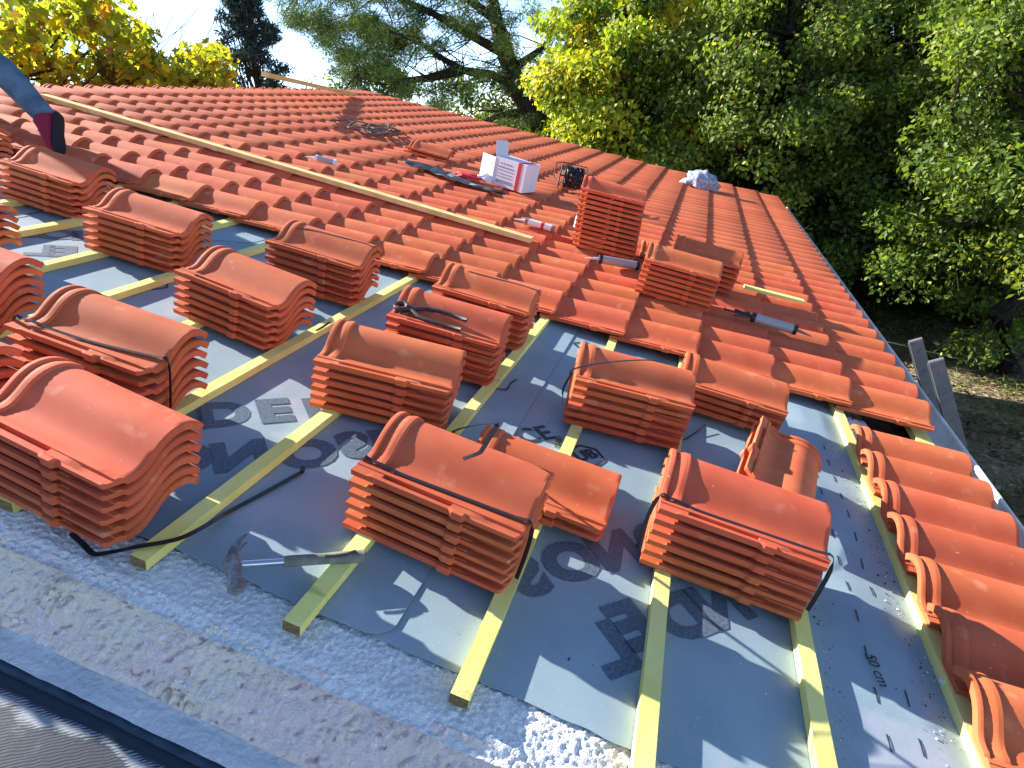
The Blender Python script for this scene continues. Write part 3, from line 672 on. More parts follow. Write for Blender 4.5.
# ------------------------------------------------------------------ carton
def carton():
    a = rp(517, 192, .125); x0 = rp(496, 184, .125)
    bx, by, bz = .33, .24, .24
    e = link('cardboard_box', None, ROOF @ T(a.x + .04, a.y, .125) @ RZ(R(-16)), label='open white cardboard box with red stripe standing on the tiles', cat='cardboard box')
    # origin at near right corner of the long face; box runs to -x; opening at the -x end
    t_ = .004; mb = MB()
    mb.box(-bx, 0, 0, t_, 0, bz); mb.box(-bx, 0, by - t_, by, 0, bz); mb.box(-bx, 0, t_, by - t_, 0, t_); mb.box(-bx, 0, t_, by - t_, bz - t_, bz); mb.box(-t_, 0, t_, by - t_, t_, bz - t_)
    link('carton_body', mb.mesh('carton_body', M['carton']), None, e)
    mb = MB(); mb.box(0, .17, 0, .003, 0, bz * .96); link('flap', mb.mesh('flap', M['carton']), T(-bx, 0, 0) @ RZ(R(180 - 12)), e)
    mb = MB(); mb.box(0, .003, 0, by * .8, 0, .13); link('flap', mb.mesh('flap', M['carton_in']), T(-bx, .0, bz) @ RY(R(-14)), e)
    mb = MB(); mb.box(0, .17, 0, .003, 0, bz * .9); link('flap', mb.mesh('flap', M['carton_in']), T(-bx, by, 0) @ RZ(R(140)), e)
    mb = MB()
    mb.box(-.085, -.045, -.0015, .002, .0, bz); mb.box(-.085, -.045, 0, by, bz - .002, bz + .0015)
    link('red_stripe', mb.mesh('red_stripe', M['red']), None, e)
    mb = MB(); rr = random.Random(3)
    for i, z in enumerate((.16, .135, .105, .08, .045, .03)):
        x = -.29
        while x < -.13:
            w_ = rr.uniform(.012, .03); mb.box(x, x + w_, -.0016, .001, z, z + (.010 if i in (0, 4, 5) else .006)); x += w_ + .006
    link('printed_lines', mb.mesh('printed_lines', M['print']), None, e)
    mb = MB()
    for i in range(4): mb.box(-.27 + i * .035, -.255 + i * .035, -.0016, .001, .19, .202)
    link('printed_symbols', mb.mesh('printed_symbols', M['print']), None, e)
carton()

# ------------------------------------------------------------------ cable reel
def reel():
    a = rp(569, 190, .13); e = link('cable_reel', None, ROOF @ T(a.x, a.y + .05, .13) @ RZ(R(12)), label='wire frame reel of black cable lying behind the tall tile stack', cat='cable reel')
    mb = MB(); rr = random.Random(2)
    for k in range(12):
        x = -.09 + k * .016; pts = []
        for i in range(25):
            an = 2 * math.pi * i / 24; r_ = .095 + rr.uniform(-.012, .012); pts.append((x + .018 * i / 24 + rr.uniform(-.008, .008), r_ * math.cos(an), .115 + r_ * math.sin(an)))
        mb.tube(pts, .0085, 6, cap=False)
    link('cable', mb.mesh('cable', M['black'], True), None, e)
    mb = MB()
    for x in (-.13, .12):
        mb.tube([(x, .12 * math.cos(2 * math.pi * i / 28), .115 + .12 * math.sin(2 * math.pi * i / 28)) for i in range(29)], .006, 6)
        for q_ in range(3): mb.tube([(x, .12 * math.cos(q_ * 2.1), .115 + .12 * math.sin(q_ * 2.1)), (x * .6, 0, .115)], .004, 6)
    mb.tube([(-.13, 0, .115), (.12, 0, .115)], .008, 6)
    mb.tube([(-.13, -.08, .03), (-.19, -.05, .10), (-.19, .0, .22), (-.13, .03, .235), (.12, .03, .235)], .006, 6)
    link('frame', mb.mesh('frame', M['darksteel'], True), None, e)
reel()

# ------------------------------------------------------------------ sealant guns and tubes
def cartridge(a, b, label, body='clear', cap='black', nozzle_end=1, rad=.025, name='sealant_cartridge', stripe=None):
    a = Vector(a); b = Vector(b); d = b - a; L_ = d.length; e = link(name, None, ROOF @ T(*a) @ RZ(math.atan2(d.y, d.x)), label=label, cat='sealant cartridge', group='sealant cartridges on the tiles')
    mb = MB(); mb.tube([(0, 0, 0), (L_, 0, 0)], rad, 18); link('barrel', smooth_by_angle(mb.mesh('barrel', M[body])), None, e)
    for x0, x1 in ((-.003, .018), (L_ - .018, L_ + .003)):
        mb = MB(); mb.tube([(x0, 0, 0), (x1, 0, 0)], rad * 1.06, 18); link('end_cap', smooth_by_angle(mb.mesh('end_cap', M[cap])), None, e)
    x, s = (L_, 1) if nozzle_end > 0 else (0, -1)
    mb = MB(); mb.tube([(x, 0, 0), (x + s * .02, 0, 0), (x + s * .09, 0, -.01)], [.010, .009, .003], 10); link('nozzle', smooth_by_angle(mb.mesh('nozzle', M['white'] if nozzle_end < 0 else M['alu'])), None, e)
    if stripe:
        mb = MB(); mb.tube([(L_ * .55, 0, 0), (L_ * .66, 0, 0)], rad * 1.02, 18); link('label_band', smooth_by_angle(mb.mesh('label_band', M[stripe])), None, e)
    return e
def gun():
    a = rp(752, 317, .155); b = rp(796, 330, .155); e = cartridge(a, b, 'skeleton sealant gun with milky barrel pointing at the gutter', name='sealant_gun', rad=.027)
    e['category'] = 'sealant gun'; del e['group']
    mb = MB(); mb.tube([(-.13, .0, .0), (0, 0, 0)], .005, 6); mb.tube([(-.13, 0, 0), (-.15, -.01, .0), (-.155, .015, .0)], .006, 6); link('plunger_rod', mb.mesh('plunger_rod', M['darksteel'], True), None, e)
    mb = MB(); mb.tube([(-.01, 0, 0), (-.03, .0, .01), (-.05, .02, .0), (-.09, .075, -.01)], [.015, .015, .011, .010], 8); mb.tube([(-.015, 0, 0), (-.05, -.03, 0), (-.10, -.03, -.01)], [.010, .008, .006], 8); link('trigger_handle', mb.mesh('trigger_handle', M['darksteel'], True), None, e)
gun()
cartridge(rp(599, 259, .150), rp(638, 266, .150), 'clear sealant cartridge with black ends at the foot of the tall stack', nozzle_end=-1, rad=.027)
cartridge(rp(526, 221, .145), rp(554, 229, .145), 'white sealant cartridge with pink lettering left of the tall stack', body='white', cap='print', nozzle_end=-1, rad=.024, stripe='red')
cartridge(rp(316, 158, .145), rp(336, 163, .145), 'pale sealant cartridge lying alone among the upper left tiles', body='clear', cap='white', nozzle_end=-1, rad=.024)
a = rp(577, 226, .13); mb = MB(); mb.tube([(0, 0, 0), (0, 0, .11), (.002, 0, .115)], [.026, .026, .015], 14)
link('plastic_cup', smooth_by_angle(mb.mesh('plastic_cup', M['white'])), ROOF @ T(a.x, a.y, .12), label='small white plastic cup standing left of the tall tile stack', cat='plastic cup')

# ------------------------------------------------------------------ black strip, wrapper, rag, rope
def strip_():
    a = rp(406, 162, .13); b = rp(503, 195, .13)
    ax = (b - a); L_ = ax.length; ax.normalize(); sd = Vector((-ax.y, ax.x, 0))
    nu_, nv_ = 60, 10; vs_ = []; fs = []; mi = []
    for i in range(nu_ + 1):
        t_ = i / nu_; wd = .11 * (1 - .75 * t_ ** 3) * (1 - .5 * max(0, .06 - t_) / .06)
        for j in range(nv_ + 1):
            p_ = a + ax * (t_ * L_) + sd * (wd * (j / nv_ * 2 - 1) + .03 * math.sin(t_ * 7))
            vs_.append((p_.x, p_.y, .128 + .018 * nz(t_ * 9, j * .2, 0, 1.3) + .012))
    for i in range(nu_):
        for j in range(nv_):
            q_ = i * (nv_ + 1) + j; fs.append((q_, q_ + nv_ + 1, q_ + nv_ + 2, q_ + 1)); mi.append(1 if (i in (25, 26, 27, 42, 43, 44) and j > 2) else 0)  # two white stripes across the black strip
    mb = MB(); mb.v = vs_; mb.f = fs; mb.m = mi
    o = link('plastic_strip', mb.mesh('plastic_strip', [M['black'], M['clear']], True), ROOF, label='crumpled black plastic strip with white stripes left of the cardboard box', cat='plastic strip')
    md = o.modifiers.new('s', 'SOLIDIFY'); md.thickness = .003
strip_()
def crumple(name, px, py, w, sx, sy, sz, mtl, label, cat, seed=0, rot=0):
    import bmesh
    bm = bmesh.new(); bmesh.ops.create_icosphere(bm, subdivisions=4, radius=1)
    for v in bm.verts:
        n_ = v.co.normalized(); f = 1 + .35 * nz(*(n_ * 2.2 + Vector((seed, 0, 0)))) + .22 * nz(*(n_ * 5 + Vector((0, seed, 0)))) + .08 * nz(*(n_ * 12))
        v.co = Vector((n_.x * sx * f, n_.y * sy * f, max(-.25, n_.z) * sz * f))
        v.co.z += sz * .25
    me = bpy.data.meshes.new(name); bm.to_mesh(me); bm.free(); me.materials.append(mtl); me.polygons.foreach_set('use_smooth', [True] * len(me.polygons))
    a = rp(px, py, w); return link(name, me, ROOF @ T(a.x, a.y, w) @ RZ(rot), label=label, cat=cat)
crumple('crumpled_cloth', 699, 187, .115, .24, .20, .17, M['rag'], 'crumpled blue-grey cloth on the tiles at the far verge', 'cloth', 3)
crumple('plastic_wrapper', 470, 178, .125, .14, .06, .03, M['red'], 'red and white plastic wrapper between the black strip and the box', 'wrapper', 5, R(5))
crumple('plastic_wrapper', 484, 181, .125, .07, .06, .05, M['white'], 'small white crumpled wrapper beside the cardboard box', 'wrapper', 8)
def rope():
    rr = random.Random(8); mb = MB()
    pts = [rp(330, 121, .14), rp(345, 120, .14), rp(358, 124, .14), rp(364, 130, .14), rp(372, 133, .14)]
    mb.tube(pts, .009, 6)
    c = rp(382, 132, .14)
    for k in range(5):
        ox, oy, r_, r2_ = rr.uniform(-.12, .12), rr.uniform(-.2, .2), rr.uniform(.10, .2), rr.uniform(.2, .4)
        mb.tube([(c.x + ox + r_ * math.cos(2 * math.pi * i / 20), c.y + oy + r2_ * math.sin(2 * math.pi * i / 20), .135 + .02 * math.sin(i + k) + .01 * k) for i in range(21)], .009, 6)
    mb.tube([rp(388, 138, .14), rp(396, 143, .14), rp(405, 145, .13)], .009, 6)
    link('rope', mb.mesh('rope', M['rope'], True), ROOF, label='tangled thin grey cable lying on the upper tiles', cat='cable')
rope()
crumple('plaster_chunk', 944, 684, .012, .012, .012, .012, M['foam'], 'white plaster chunk on the felt beside the eave tiles', 'plaster chunk', 1)
# grit on the felt
def grit():
    rr = random.Random(9); mb = MB()
    for i in range(420):
        t_ = rr.random()
        if i < 260: u, v = 2.90 + rr.gauss(0, .022), rr.uniform(1.0, 2.4)
        elif i < 340: u, v = 2.66 + rr.gauss(0, .015), rr.uniform(1.0, 1.7)
        else: u, v = rr.uniform(1.3, 2.9), rr.uniform(.95, 2.6)
        h_ = (.009 if u < 1.65 else felt2(u, (v - .87) / 2.43)[2] + .001); s = rr.uniform(.0008, .0022) * (1.8 if rr.random() < .08 else 1)
        mb.box(u, u + s, v, v + s * 1.3, h_, h_ + s * .8, 1 if rr.random() < .4 else 0)
    link('grit', mb.mesh('grit', [M['deck'], M['foam']]), ROOF, label='crumbs of mortar and dirt scattered on the felt', cat='grit', kind='stuff')
grit()

# ------------------------------------------------------------------ person kneeling at the left edge
def skinned(name, verts, edges, rad, mtl, root=0, sub=2):
    me = bpy.data.meshes.new(name); me.from_pydata([tuple(v) for v in verts], edges, []); o = bpy.data.objects.new(name, me); COL.objects.link(o)
    md = o.modifiers.new('sk', 'SKIN'); md.use_smooth_shade = True
    for i, r_ in enumerate(rad): me.skin_vertices[0].data[i].radius = (r_, r_) if isinstance(r_, (int, float)) else r_
    for i in range(len(verts)): me.skin_vertices[0].data[i].use_root = (i == root)
    s = o.modifiers.new('ss', 'SUBSURF'); s.levels = sub; s.render_levels = sub
    dg = bpy.context.evaluated_depsgraph_get(); dg.update(); m2 = bpy.data.meshes.new_from_object(o.evaluated_get(dg)); bpy.data.objects.remove(o)
    m2.name = name; m2.materials.clear(); m2.materials.append(mtl); m2.polygons.foreach_set('use_smooth', [True] * len(m2.polygons)); return m2
def person():
    vL = 3.05
    ank = rpv(49, 120, vL); knee = rpv(-6, 62, vL + .04); toe = rp(58, 153, .125)
    d = (knee - ank).normalized(); knee = ank + d * .44
    hip = knee + Vector((-.40, -.02, .04)); pel = hip + Vector((-.06, .08, .05)); hip2 = pel + Vector((-.06, .12, -.04)); knee2 = hip2 + Vector((-.38, .08, -.16)); knee2.z = .22
    ank2 = knee2 + Vector((-.38, .02, -.04)); ank2.z = .17
    chest = pel + Vector((-.32, -.02, .30)); neck = chest + Vector((-.10, 0, .14)); head = neck + Vector((-.05, 0, .10)); crown = head + Vector((.01, 0, .12))
    sh1 = chest + Vector((.02, -.19, .08)); el1 = sh1 + Vector((-.10, -.05, -.27)); wr1 = el1 + Vector((-.18, .04, -.14)); sh2 = chest + Vector((.02, .19, .08)); el2 = sh2 + Vector((-.10, .04, -.27)); wr2 = el2 + Vector((-.18, -.05, -.14))
    e = link('person', None, ROOF, label='person crouching at the left edge, only blue jeans leg and maroon shoe showing', cat='person')
    V_ = [pel, chest, neck, head, crown, sh1, el1, wr1, sh2, el2, wr2, hip, knee, ank, hip2, knee2, ank2, wr1 + Vector((-.08, 0, -.02)), wr2 + Vector((-.08, 0, -.02)), ank + (toe - ank) * .8]
    E_ = [(0, 1), (1, 2), (2, 3), (3, 4), (1, 5), (5, 6), (6, 7), (1, 8), (8, 9), (9, 10), (0, 11), (11, 12), (12, 13), (0, 14), (14, 15), (15, 16), (7, 17), (10, 18), (13, 19)]
    rad = [(.15, .11), (.17, .12), .06, .095, .07, .06, .048, .034, .06, .048, .034, .085, .060, .042, .085, .06, .045, .04, .04, .035]
    link('body', skinned('body', V_, E_, rad, M['skin'], 0), None, e)
    link('shirt', skinned('shirt', [pel + Vector((0, 0, .02)), chest, sh1, (sh1 + el1) / 2, sh2, (sh2 + el2) / 2, neck - Vector((0, 0, .07))], [(0, 1), (1, 2), (2, 3), (1, 4), (4, 5), (1, 6)], [(.17, .13), (.19, .14), .075, .065, .075, .065, .07], M['shirt'], 0), None, e)
    cuff = ank + d * -.015; mid = ank + d * .14 + Vector((0, 0, -.006)); mid2 = ank + d * .28 + Vector((0, 0, .006))
    link('jeans', skinned('jeans', [pel, hip, knee, mid2, mid, cuff, hip2, knee2, ank2], [(0, 1), (1, 2), (2, 3), (3, 4), (4, 5), (0, 6), (6, 7), (7, 8)], [(.17, .13), .115, .090, .082, .070, .062, .11, .088, .065], M['jean'], 0), None, e)
    link('hair', skinned('hair', [head + Vector((-.02, 0, .05)), crown + Vector((-.01, 0, .0))], [(0, 1)], [.108, .08], M['hair'], 0), None, e)
    # shoe: heel up, toes down on the tile, sole facing +u
    heel = ank + Vector((.085, -.02, .045)); L3 = (toe - heel); ln = L3.length; x = L3.normalized(); y = Vector((-0.5, 1, 0)); y = (y - x * y.dot(x)).normalized(); z = -(x.cross(y)).normalized()
    if z.x > 0: z = -z
    def foot(name, secs, mtl, sole=False):
        vs_ = []; n_ = 14
        for t_, wd, h0, h1 in secs:
            for k in range(n_):
                an = 2 * math.pi * k / n_; cy, cz = math.cos(an), math.sin(an)
                cy = math.copysign(abs(cy) ** .75, cy); cz = math.copysign(abs(cz) ** .75, cz)
                vs_.append(heel + x * (t_ * ln) + y * (wd * 1.15 * cy) + z * ((h0 + h1) / 2 + (h1 - h0) / 2 * cz))
        m_ = len(secs); fs = [(i * n_ + k, i * n_ + (k + 1) % n_, (i + 1) * n_ + (k + 1) % n_, (i + 1) * n_ + k) for i in range(m_ - 1) for k in range(n_)] + [tuple(range(n_)), tuple(reversed(range((m_ - 1) * n_, m_ * n_)))]
        mb = MB(); mb.add(vs_, fs); link(name, smooth_by_angle(mb.mesh(name, mtl), 60), None, e)
    foot('shoe_sole', [(-.05, .020, -.02, .0), (.0, .036, -.028, .006), (.15, .040, -.028, .006), (.45, .040, -.022, .006), (.7, .052, -.024, .006), (.9, .046, -.02, .006), (1.02, .022, -.012, .004)], M['rubber'])
    foot('shoe_upper', [(-.03, .02, .006, .09), (.03, .034, .006, .115), (.18, .040, .006, .12), (.38, .042, .006, .095), (.6, .046, .006, .07), (.82, .045, .006, .052), (.98, .02, .006, .028)], M['shoe'])
    mb = MB()
    for i in range(4):
        t_ = .40 + i * .08; c = heel + x * (t_ * ln); h = .094 - i * .009
        mb.tube([c - y * .034 + z * (h - .022), c - y * .012 + z * (h + .002), c + y * .012 + z * (h + .002), c + y * .034 + z * (h - .022)], .004, 6)
    link('shoe_lace', mb.mesh('shoe_lace', M['shoered'], True), None, e)
person()

# ------------------------------------------------------------------ trees
def leaves(name, centers, radii, per, ll, lw, colf, mtl, seed=0, shape='leaf', flat=.55, up=.4, jitter=.25):
    rg = np.random.default_rng(seed); C = np.repeat(np.asarray(centers), per, 0); Rr = np.repeat(np.asarray(radii), per, 0)
    n = len(C); d = rg.normal(size=(n, 3)); d /= np.linalg.norm(d, axis=1)[:, None]; r_ = rg.random(n) ** .45
    off = d * r_[:, None] * Rr[:, None]; off[:, 2] *= flat
    P = C + off
    nr = off / (Rr[:, None] + 1e-6) * .8 + rg.normal(size=(n, 3)) * .6; nr[:, 2] += up; nr[:, 0] -= .25; nr /= np.linalg.norm(nr, axis=1)[:, None]
    t_ = rg.normal(size=(n, 3)) + off / Rr[:, None]; t_ -= nr * (t_ * nr).sum(1)[:, None]; t_ /= np.linalg.norm(t_, axis=1)[:, None] + 1e-9
    b = np.cross(nr, t_); s = (1 + rg.normal(size=n) * jitter).clip(.45, 1.6)[:, None]
    if shape == 'leaf':
        tmpl = [(0, 0, 0), (.45, .5, .12), (1, 0, -.06), (.45, -.5, .12)]; tf = [(0, 2, 1), (0, 3, 2)]
    elif shape == 'lobed':
        tmpl = [(0, 0, 0)] + [(.5 + a, c, z) for a, c, z in ((-.42, .12, 0), (-.35, .5, .1), (-.08, .34, .03), (.1, .62, .12), (.18, .25, .02), (.55, 0, -.08), (.18, -.25, .02), (.1, -.62, .12), (-.08, -.34, .03), (-.35, -.5, .1), (-.42, -.12, 0))]
        tf = [(6, 5, 4, 3), (6, 3, 2, 1), (6, 1, 11), (6, 11, 10, 9), (6, 9, 8, 7)]
    else:
        tmpl = [(0, -.5, 0), (0, .5, 0), (1, 0, 0)]; tf = [(0, 1, 2)]
    k = len(tmpl); V_ = np.empty((n, k, 3))
    for i, (a, c, z) in enumerate(tmpl): V_[:, i] = P + t_ * (a * ll) * s + b * (c * lw) * s + nr * (z * lw) * s
    me = bpy.data.meshes.new(name); nf = len(tf); loops = np.concatenate([np.array(f) for f in tf]); sizes = np.array([len(f) for f in tf])
    me.vertices.add(n * k); me.vertices.foreach_set('co', V_.reshape(-1).astype(np.float32))
    L_ = (loops[None, :] + (np.arange(n) * k)[:, None]).reshape(-1); sz = np.tile(sizes, n); st = np.concatenate([[0], np.cumsum(sz)[:-1]])
    me.loops.add(len(L_)); me.loops.foreach_set('vertex_index', L_.astype(np.int32)); me.polygons.add(n * nf); me.polygons.foreach_set('loop_start', st.astype(np.int32)); me.update(calc_edges=True)
    col = colf(P, rg, np.repeat(np.arange(len(centers)), per)); A = me.color_attributes.new('tone', 'FLOAT_COLOR', 'POINT')
    cc_ = np.concatenate([np.repeat(col, k, 0), np.ones((n * k, 1))], 1); A.data.foreach_set('color', cc_.astype(np.float32).reshape(-1))
    me.materials.append(mtl); return me
def palette(cols, wts, bright=.25, clump=.6):
    cols = np.array(cols); 
    def f(P, rg, ci):
        nC = ci.max() + 1; cc_ = rg.choice(len(cols), nC, p=wts); own = rg.choice(len(cols), len(P), p=wts)
        use = np.where(rg.random(len(P)) < clump, cc_[ci], own); c = cols[use] * (1 + rg.normal(size=(len(P), 1)) * bright).clip(.4, 1.8)
        return c
    return f
def crown_points(rg, n, rx_, ry_, rz_, cz, rmin=.45, low=-1):
    out = []
    lob = rg.normal(size=(7, 3)); lob /= np.linalg.norm(lob, axis=1)[:, None]
    while len(out) < n:
        d = rg.normal(size=3); d /= np.linalg.norm(d)
        if d[2] < low: continue
        r_ = rmin + (1 - rmin) * rg.random() ** .6; bump = .80 + .28 * max(0, (lob @ d).max()) ** 3
        out.append((d[0] * rx_ * r_ * bump, d[1] * ry_ * r_ * bump, cz + d[2] * rz_ * r_ * bump))
    return np.array(out)
def trunk_mesh(name, pts, tops, rad, rg, mtl, limb=.035, twigs=True):
    mb = MB(); base = [Vector(a) for a in pts]; mb.tube(base, rad, 12)
    for c in tops:
        c = Vector(c); i = int(rg.integers(max(1, len(base) // 3), len(base))); s = base[i]
        if s.z > c.z + 1.5: s = base[max(1, len(base) // 3)]
        mid = s.lerp(c, .5) + Vector(rg.normal(size=3)) * .18 * (c - s).length * .5; mid.z += .1
        q1 = s.lerp(mid, .5) + Vector(rg.normal(size=3)) * .06; q2 = mid.lerp(c, .5) + Vector(rg.normal(size=3)) * .06
        l0 = limb * (.6 + .25 * (c - s).length); mb.tube([s, q1, mid, q2, c], [l0, l0 * .75, l0 * .55, l0 * .35, l0 * .15], 6, cap=False)
        if twigs:
            for _ in range(3):
                e_ = c + Vector(rg.normal(size=3)) * .45; mb.tube([q2, q2.lerp(e_, .5) + Vector(rg.normal(size=3)) * .06, e_], [l0 * .25, l0 * .16, .004], 4, cap=False)
    return mb.mesh(name, mtl, True)
def wander(rg, h, lean=(0, 0), n=7, amp=.18): return [(lean[0] * i / n + rg.normal() * amp * (i > 0), lean[1] * i / n + rg.normal() * amp * (i > 0), h * i / n) for i in range(n + 1)]
GREENS = [(.19, .29, .05), (.145, .235, .045), (.26, .36, .065), (.10, .17, .036), (.40, .43, .07)]
YELLOWS = [(.52, .56, .05), (.36, .48, .05), (.72, .64, .04), (.26, .40, .05), (.74, .54, .03)]
def broadleaf(seed, h, rx_, rz_, cz, n, per, ll, cols, wts, low=-1, cr=(.45, .8), flat=.55, clump=.6, shape='leaf', lwf=.62, ry_=None):
    rg = np.random.default_rng(seed); pts = crown_points(rg, n, rx_, ry_ or rx_, rz_, cz, low=low)
    me = leaves('crown', pts, rg.uniform(*cr, size=n), per, ll, ll * lwf, palette(cols, wts, clump=clump), M['leaf'], seed, shape, flat)
    tr = trunk_mesh('trunk', wander(rg, h * .75), pts, [.22 * (1 - .10 * i) for i in range(8)], rg, M['bark'])
    return tr, me
def plant(name, pair, pos, rot=0, sc=(1, 1, 1), label='', cat='tree', group=None):
    e = link(name, None, Matrix.Translation(pos) @ RZ(rot), label=label, cat=cat, group=group)
    D = Matrix.Diagonal((*sc, 1)); link('trunk', pair[0], D, e); link('crown', pair[1], D, e); return e
def gp(px, dist, z=GROUND):
    d = ray(px, 110); k = dist / math.hypot(d.x, d.y); return Vector((CAM_POS.x + d.x * k, CAM_POS.y + d.y * k, z))
GA = broadleaf(21, 8.5, 3.2, 3.6, 3.9, 150, 420, .095, GREENS, [.34, .26, .18, .12, .10])
GB = broadleaf(22, 8.5, 2.9, 3.7, 4.0, 140, 420, .09, GREENS, [.30, .32, .14, .18, .06])
YA = broadleaf(23, 8.5, 2.6, 3.9, 4.3, 150, 420, .115, YELLOWS + [(.09, .17, .03)], [.28, .27, .12, .15, .03, .15], clump=.75)
G3 = 'broadleaf trees beyond the eave'
plant('broadleaf_tree', YA, gp(632, 15.5), 0, (1, 1, 1), 'bright yellow-green tree behind the far verge, right of the pine', group=G3)
plant('broadleaf_tree', YA, gp(705, 19), 2.2, (1.1, 1.1, 1.12), 'yellow-green tree standing farther back above the roof corner', group=G3)
plant('broadleaf_tree', GA, gp(775, 15.5), .4, (1, 1, 1), 'green tree behind the lower roof corner', group=G3)
plant('broadleaf_tree', GB, gp(985, 15.5), 1.9, (1, 1, 1), 'green tree with low hanging boughs at the right edge', group=G3)
plant('broadleaf_tree', GA, gp(885, 18), 3.4, (1.05, 1.05, 1.1), 'darker green tree whose trunk stands in the shade beyond the gutter', group=G3)
plant('broadleaf_tree', GB, gp(1090, 12.5), 4.4, (.95, .95, 1.0), 'nearest green tree leaning in from the right edge', group=G3)
# near bough sprays hanging at the right edge
# bushes under the trees
BU = broadleaf(31, 1.5, 1.1, .9, .85, 40, 330, .08, GREENS, [.25, .30, .12, .28, .05], cr=(.3, .5))
for i, (px, d_, s) in enumerate(((812, 13.2, 1.2), (860, 17, 1.3), (700, 15, 1.5), (760, 13.6, 1.3), (915, 17.5, 1.1), (975, 17, 1.3), (1060, 15.5, 1.2), (640, 15, 1.3))):
    lab = ['rounded bush just behind the lower roof corner', 'shaded bush left of the trunk in the gloom', 'bush rising over the far verge beside the cloth', 'bush beyond the eave near the roof corner', 'shaded bush right of the trunk in the gloom', 'low bush in shade at the back of the clearing', 'bush at the right edge behind the clearing', 'bush hugging the far verge below the yellow tree'][i]
    plant('bush', BU, gp(px, d_), i * 1.3, (s, s, s), lab, 'bush', 'bushes under the trees')

# left: big-leaved tree behind the ridge
rg = np.random.default_rng(41)
pts = []
for _ in range(190):
    x = rg.uniform(-60, 225); top = 5 + max(0, x - 110) * .42 if x > 110 else -60
    y = rg.triangular(max(top, -25), 60, 98)
    if nz(x * .02, y * .03, 1, 1) > .12 and y < 60: continue
    pts.append(tuple(at(x, y, rg.uniform(11.5, 14.5))))
base = gp(-10, 13.5)
pts_l = np.array(pts) - np.array(base)
YL = [(.55, .55, .06), (.36, .45, .06), (.75, .66, .05), (.24, .32, .06), (.34, .20, .08), (.65, .32, .05)]
me = leaves('crown', pts_l, rg.uniform(.2, .36, size=len(pts_l)), 40, .125, .125, palette(YL, [.30, .36, .12, .17, .04, .01], clump=.4), M['leaf2'], 42, 'lobed', .8, .1)
tr = trunk_mesh('trunk', [(0, 0, 0), (.05, 0, 1.2), (0, .1, 2.3), (.15, .1, 3.2), (.2, .2, 4.0), (.4, .2, 4.8)], pts_l[::3], [.18, .16, .14, .11, .08, .04], rg, M['bark'], .022)
plant('plane_tree', (tr, me), base, label='big-leaved tree turning yellow and brown behind the ridge, top left')

# dark conifer
rg = np.random.default_rng(51); base = gp(262, 25); H = 10.8; cp = []
for i in range(250):
    t_ = rg.random() ** .8; z = 1.2 + t_ * (H - 1.2); r_ = (1 - t_) ** .9 * 1.75 * (.35 + .65 * rg.random()) + .05; an = rg.random() * 6.28; cp.append((r_ * math.cos(an), r_ * math.sin(an), z))
me = leaves('crown', cp, rg.uniform(.15, .36, size=len(cp)), 110, .20, .045, palette([(.05, .085, .07), (.035, .065, .055), (.075, .11, .085)], [.4, .35, .25]), M['needle'], 52, 'needle', .7, .3)
tr = trunk_mesh('trunk', [(0, 0, H * i / 7) for i in range(8)], cp[::2], [.2 - .027 * i for i in range(8)], rg, M['bark'], .015, False)
plant('fir_tree', (tr, me), base, label='tall dark blue-green conifer against the sky, top left')

# leaning pine
rg = np.random.default_rng(61); D = 17.5; base = gp(575, D + 3.5)
def L3p(px, py, d_=D): return at(px, py, d_ + 3.5) - base
tk = [Vector((.5, 0, 0)), Vector((.2, 0, 1.6)), L3p(545, 140), L3p(532, 112), L3p(517, 86), L3p(506, 55), L3p(496, 20), L3p(486, -30), L3p(480, -80)]
mb = MB(); mb.tube(tk, [.48, .44, .40, .36, .31, .26, .21, .15, .08], 12)
limbs = [[L3p(518, 88), L3p(492, 75, 17), L3p(462, 70, 16.8), L3p(438, 56, 16.5), L3p(415, 40, 16.3), L3p(385, 30, 16)], [L3p(462, 70, 16.8), L3p(430, 78, 16.5), L3p(395, 82, 16.3), L3p(360, 72, 16)],
         [L3p(506, 55), L3p(470, 35, 17), L3p(430, 12, 16.7), L3p(380, -10, 16.4), L3p(330, -20, 16)], [L3p(512, 70), L3p(540, 50, 17.7), L3p(565, 25, 18)], [L3p(530, 110), L3p(500, 115, 17.2), L3p(470, 128, 17)], [L3p(525, 100), L3p(550, 95, 17.8), L3p(572, 84, 18)],
         [L3p(496, 20), L3p(455, -10, 17), L3p(410, -40, 16.5)]]
for l in limbs: mb.tube(l, [.15 * (1 - .8 * i / (len(l) - 1)) for i in range(len(l))], 7, cap=False)
allp = [p_ for l in limbs for p_ in l] + tk[3:]
for _ in range(300):                    # bare curved twigs
    s = allp[int(rg.integers(len(allp)))] + Vector(rg.normal(size=3)) * .1; e_ = s + Vector((rg.normal() * .7 - .3, rg.normal() * .5, rg.normal() * .45 - .25)); mm = s.lerp(e_, .5) + Vector(rg.normal(size=3)) * .18
    mb.tube([s, mm, e_, e_ + Vector(rg.normal(size=3)) * .25], [.022, .015, .010, .004], 4, cap=False)
cp = []
for px0, px1, py0, py1, n_ in ((285, 420, -30, 60, 110), (290, 400, 20, 85, 50), (420, 545, -40, 30, 46), (330, 470, 70, 120, 34), (430, 545, 30, 128, 34)):
    for _ in range(n_):
        x = rg.uniform(px0, px1); y = rg.uniform(py0, py1)
        if x < 330 and y > 15 + (x - 285) * 1.1: continue
        cp.append(tuple(L3p(x, y, rg.uniform(15.3, 18.6))))
me = leaves('crown', cp, rg.uniform(.25, .55, size=len(cp)), 260, .15, .020, palette([(.20, .30, .07), (.13, .21, .06), (.30, .40, .08), (.09, .14, .06)], [.3, .3, .2, .2], clump=.8), M['needle'], 62, 'needle', .6, .4)
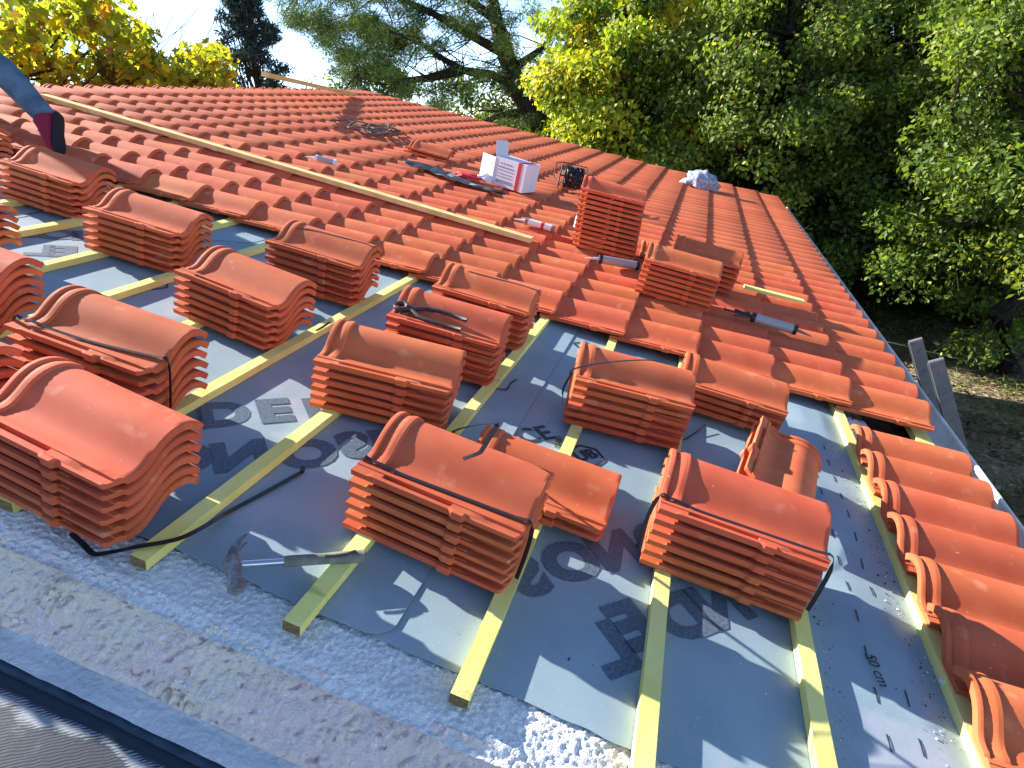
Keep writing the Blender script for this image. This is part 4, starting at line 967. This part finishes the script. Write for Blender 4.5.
pine = link('pine_tree', None, Matrix.Translation(base), label='large pine with leaning dark trunk and bare twigs behind the roof', cat='tree')
link('trunk', mb.mesh('trunk', M['bark'], True), None, pine); link('crown', me, None, pine)

# distant shrubs beyond the ridge + wood
rg = np.random.default_rng(71)
def row(name, pxs, dist, top, n, per, ll, cols, wts, label, seed, cr=(.6, 1.1)):
    cp = []
    for _ in range(n):
        x = rg.uniform(*pxs); d_ = rg.uniform(*dist); g = gp(x, d_); z = rg.uniform(GROUND + .2, top + .9 * nz(x * .02, seed, 0, 1.7)); cp.append((g.x, g.y, z))
    me = leaves(name, cp, rg.uniform(*cr, size=n), per, ll, ll * .6, palette(cols, wts), M['leaf'], seed); link(name, me, None, label=label, cat='woodland', kind='stuff')
row('far_wood', (560, 1300), (21, 27), 4.5, 380, 150, .17, GREENS, [.25, .3, .1, .3, .05], 'dark wooded mass closing the view behind the right-hand trees', 72)
row('pine_backdrop', (330, 600), (24, 27), 2.2, 110, 150, .16, GREENS, [.25, .3, .1, .3, .05], 'dark green trees filling the gaps behind the leaning pine', 74)
row('hedge', (-200, 620), (27, 36), 1.0, 330, 150, .18, [(.14, .22, .05), (.22, .30, .06), (.07, .12, .05)], [.4, .3, .3], 'hazy green woodland beyond the ridge', 73)
# leaf litter and weeds on the clearing
rg = np.random.default_rng(81); n_ = 1500
cp = [(rg.uniform(3.8, 14), rg.uniform(4.5, 18), GROUND + .03) for _ in range(n_)]
me = leaves('leaf_litter', cp, np.full(n_, .35), 16, .07, .04, palette([(.17, .12, .05), (.26, .20, .09), (.10, .075, .04), (.07, .10, .03)], [.35, .25, .25, .15]), M['litter'], 82, flat=.08, up=2)
link('leaf_litter', me, None, label='fallen leaves scattered over the dry ground', cat='leaf litter', kind='stuff')
n_ = 420; cp = []
while len(cp) < n_:
    x, y = rg.uniform(4.2, 14), rg.uniform(5, 18)
    if nz(x, y, 2, .45) > .02: cp.append((x, y, GROUND + .05))
me = leaves('weeds', cp, np.full(n_, .22), 60, .13, .012, palette([(.10, .14, .035), (.16, .18, .05), (.06, .09, .03)], [.4, .3, .3]), M['needle'], 83, 'needle', flat=.5, up=0)
link('weeds', me, None, label='patchy weeds growing on the ground below the trees', cat='weeds', kind='stuff')
# cord on the ground
mb = MB(); c0 = [gp(905, 13.0), gp(935, 12.8), gp(965, 12.9), gp(995, 12.7), gp(1040, 12.4)]; mb.tube([p_ + Vector((0, 0, .06 + .04 * math.sin(i * 2))) for i, p_ in enumerate(c0)], .012, 6)
link('cord', mb.mesh('cord', M['batten'], True), None, label='thin orange-yellow cord stretched over the ground below the trees', cat='cord')
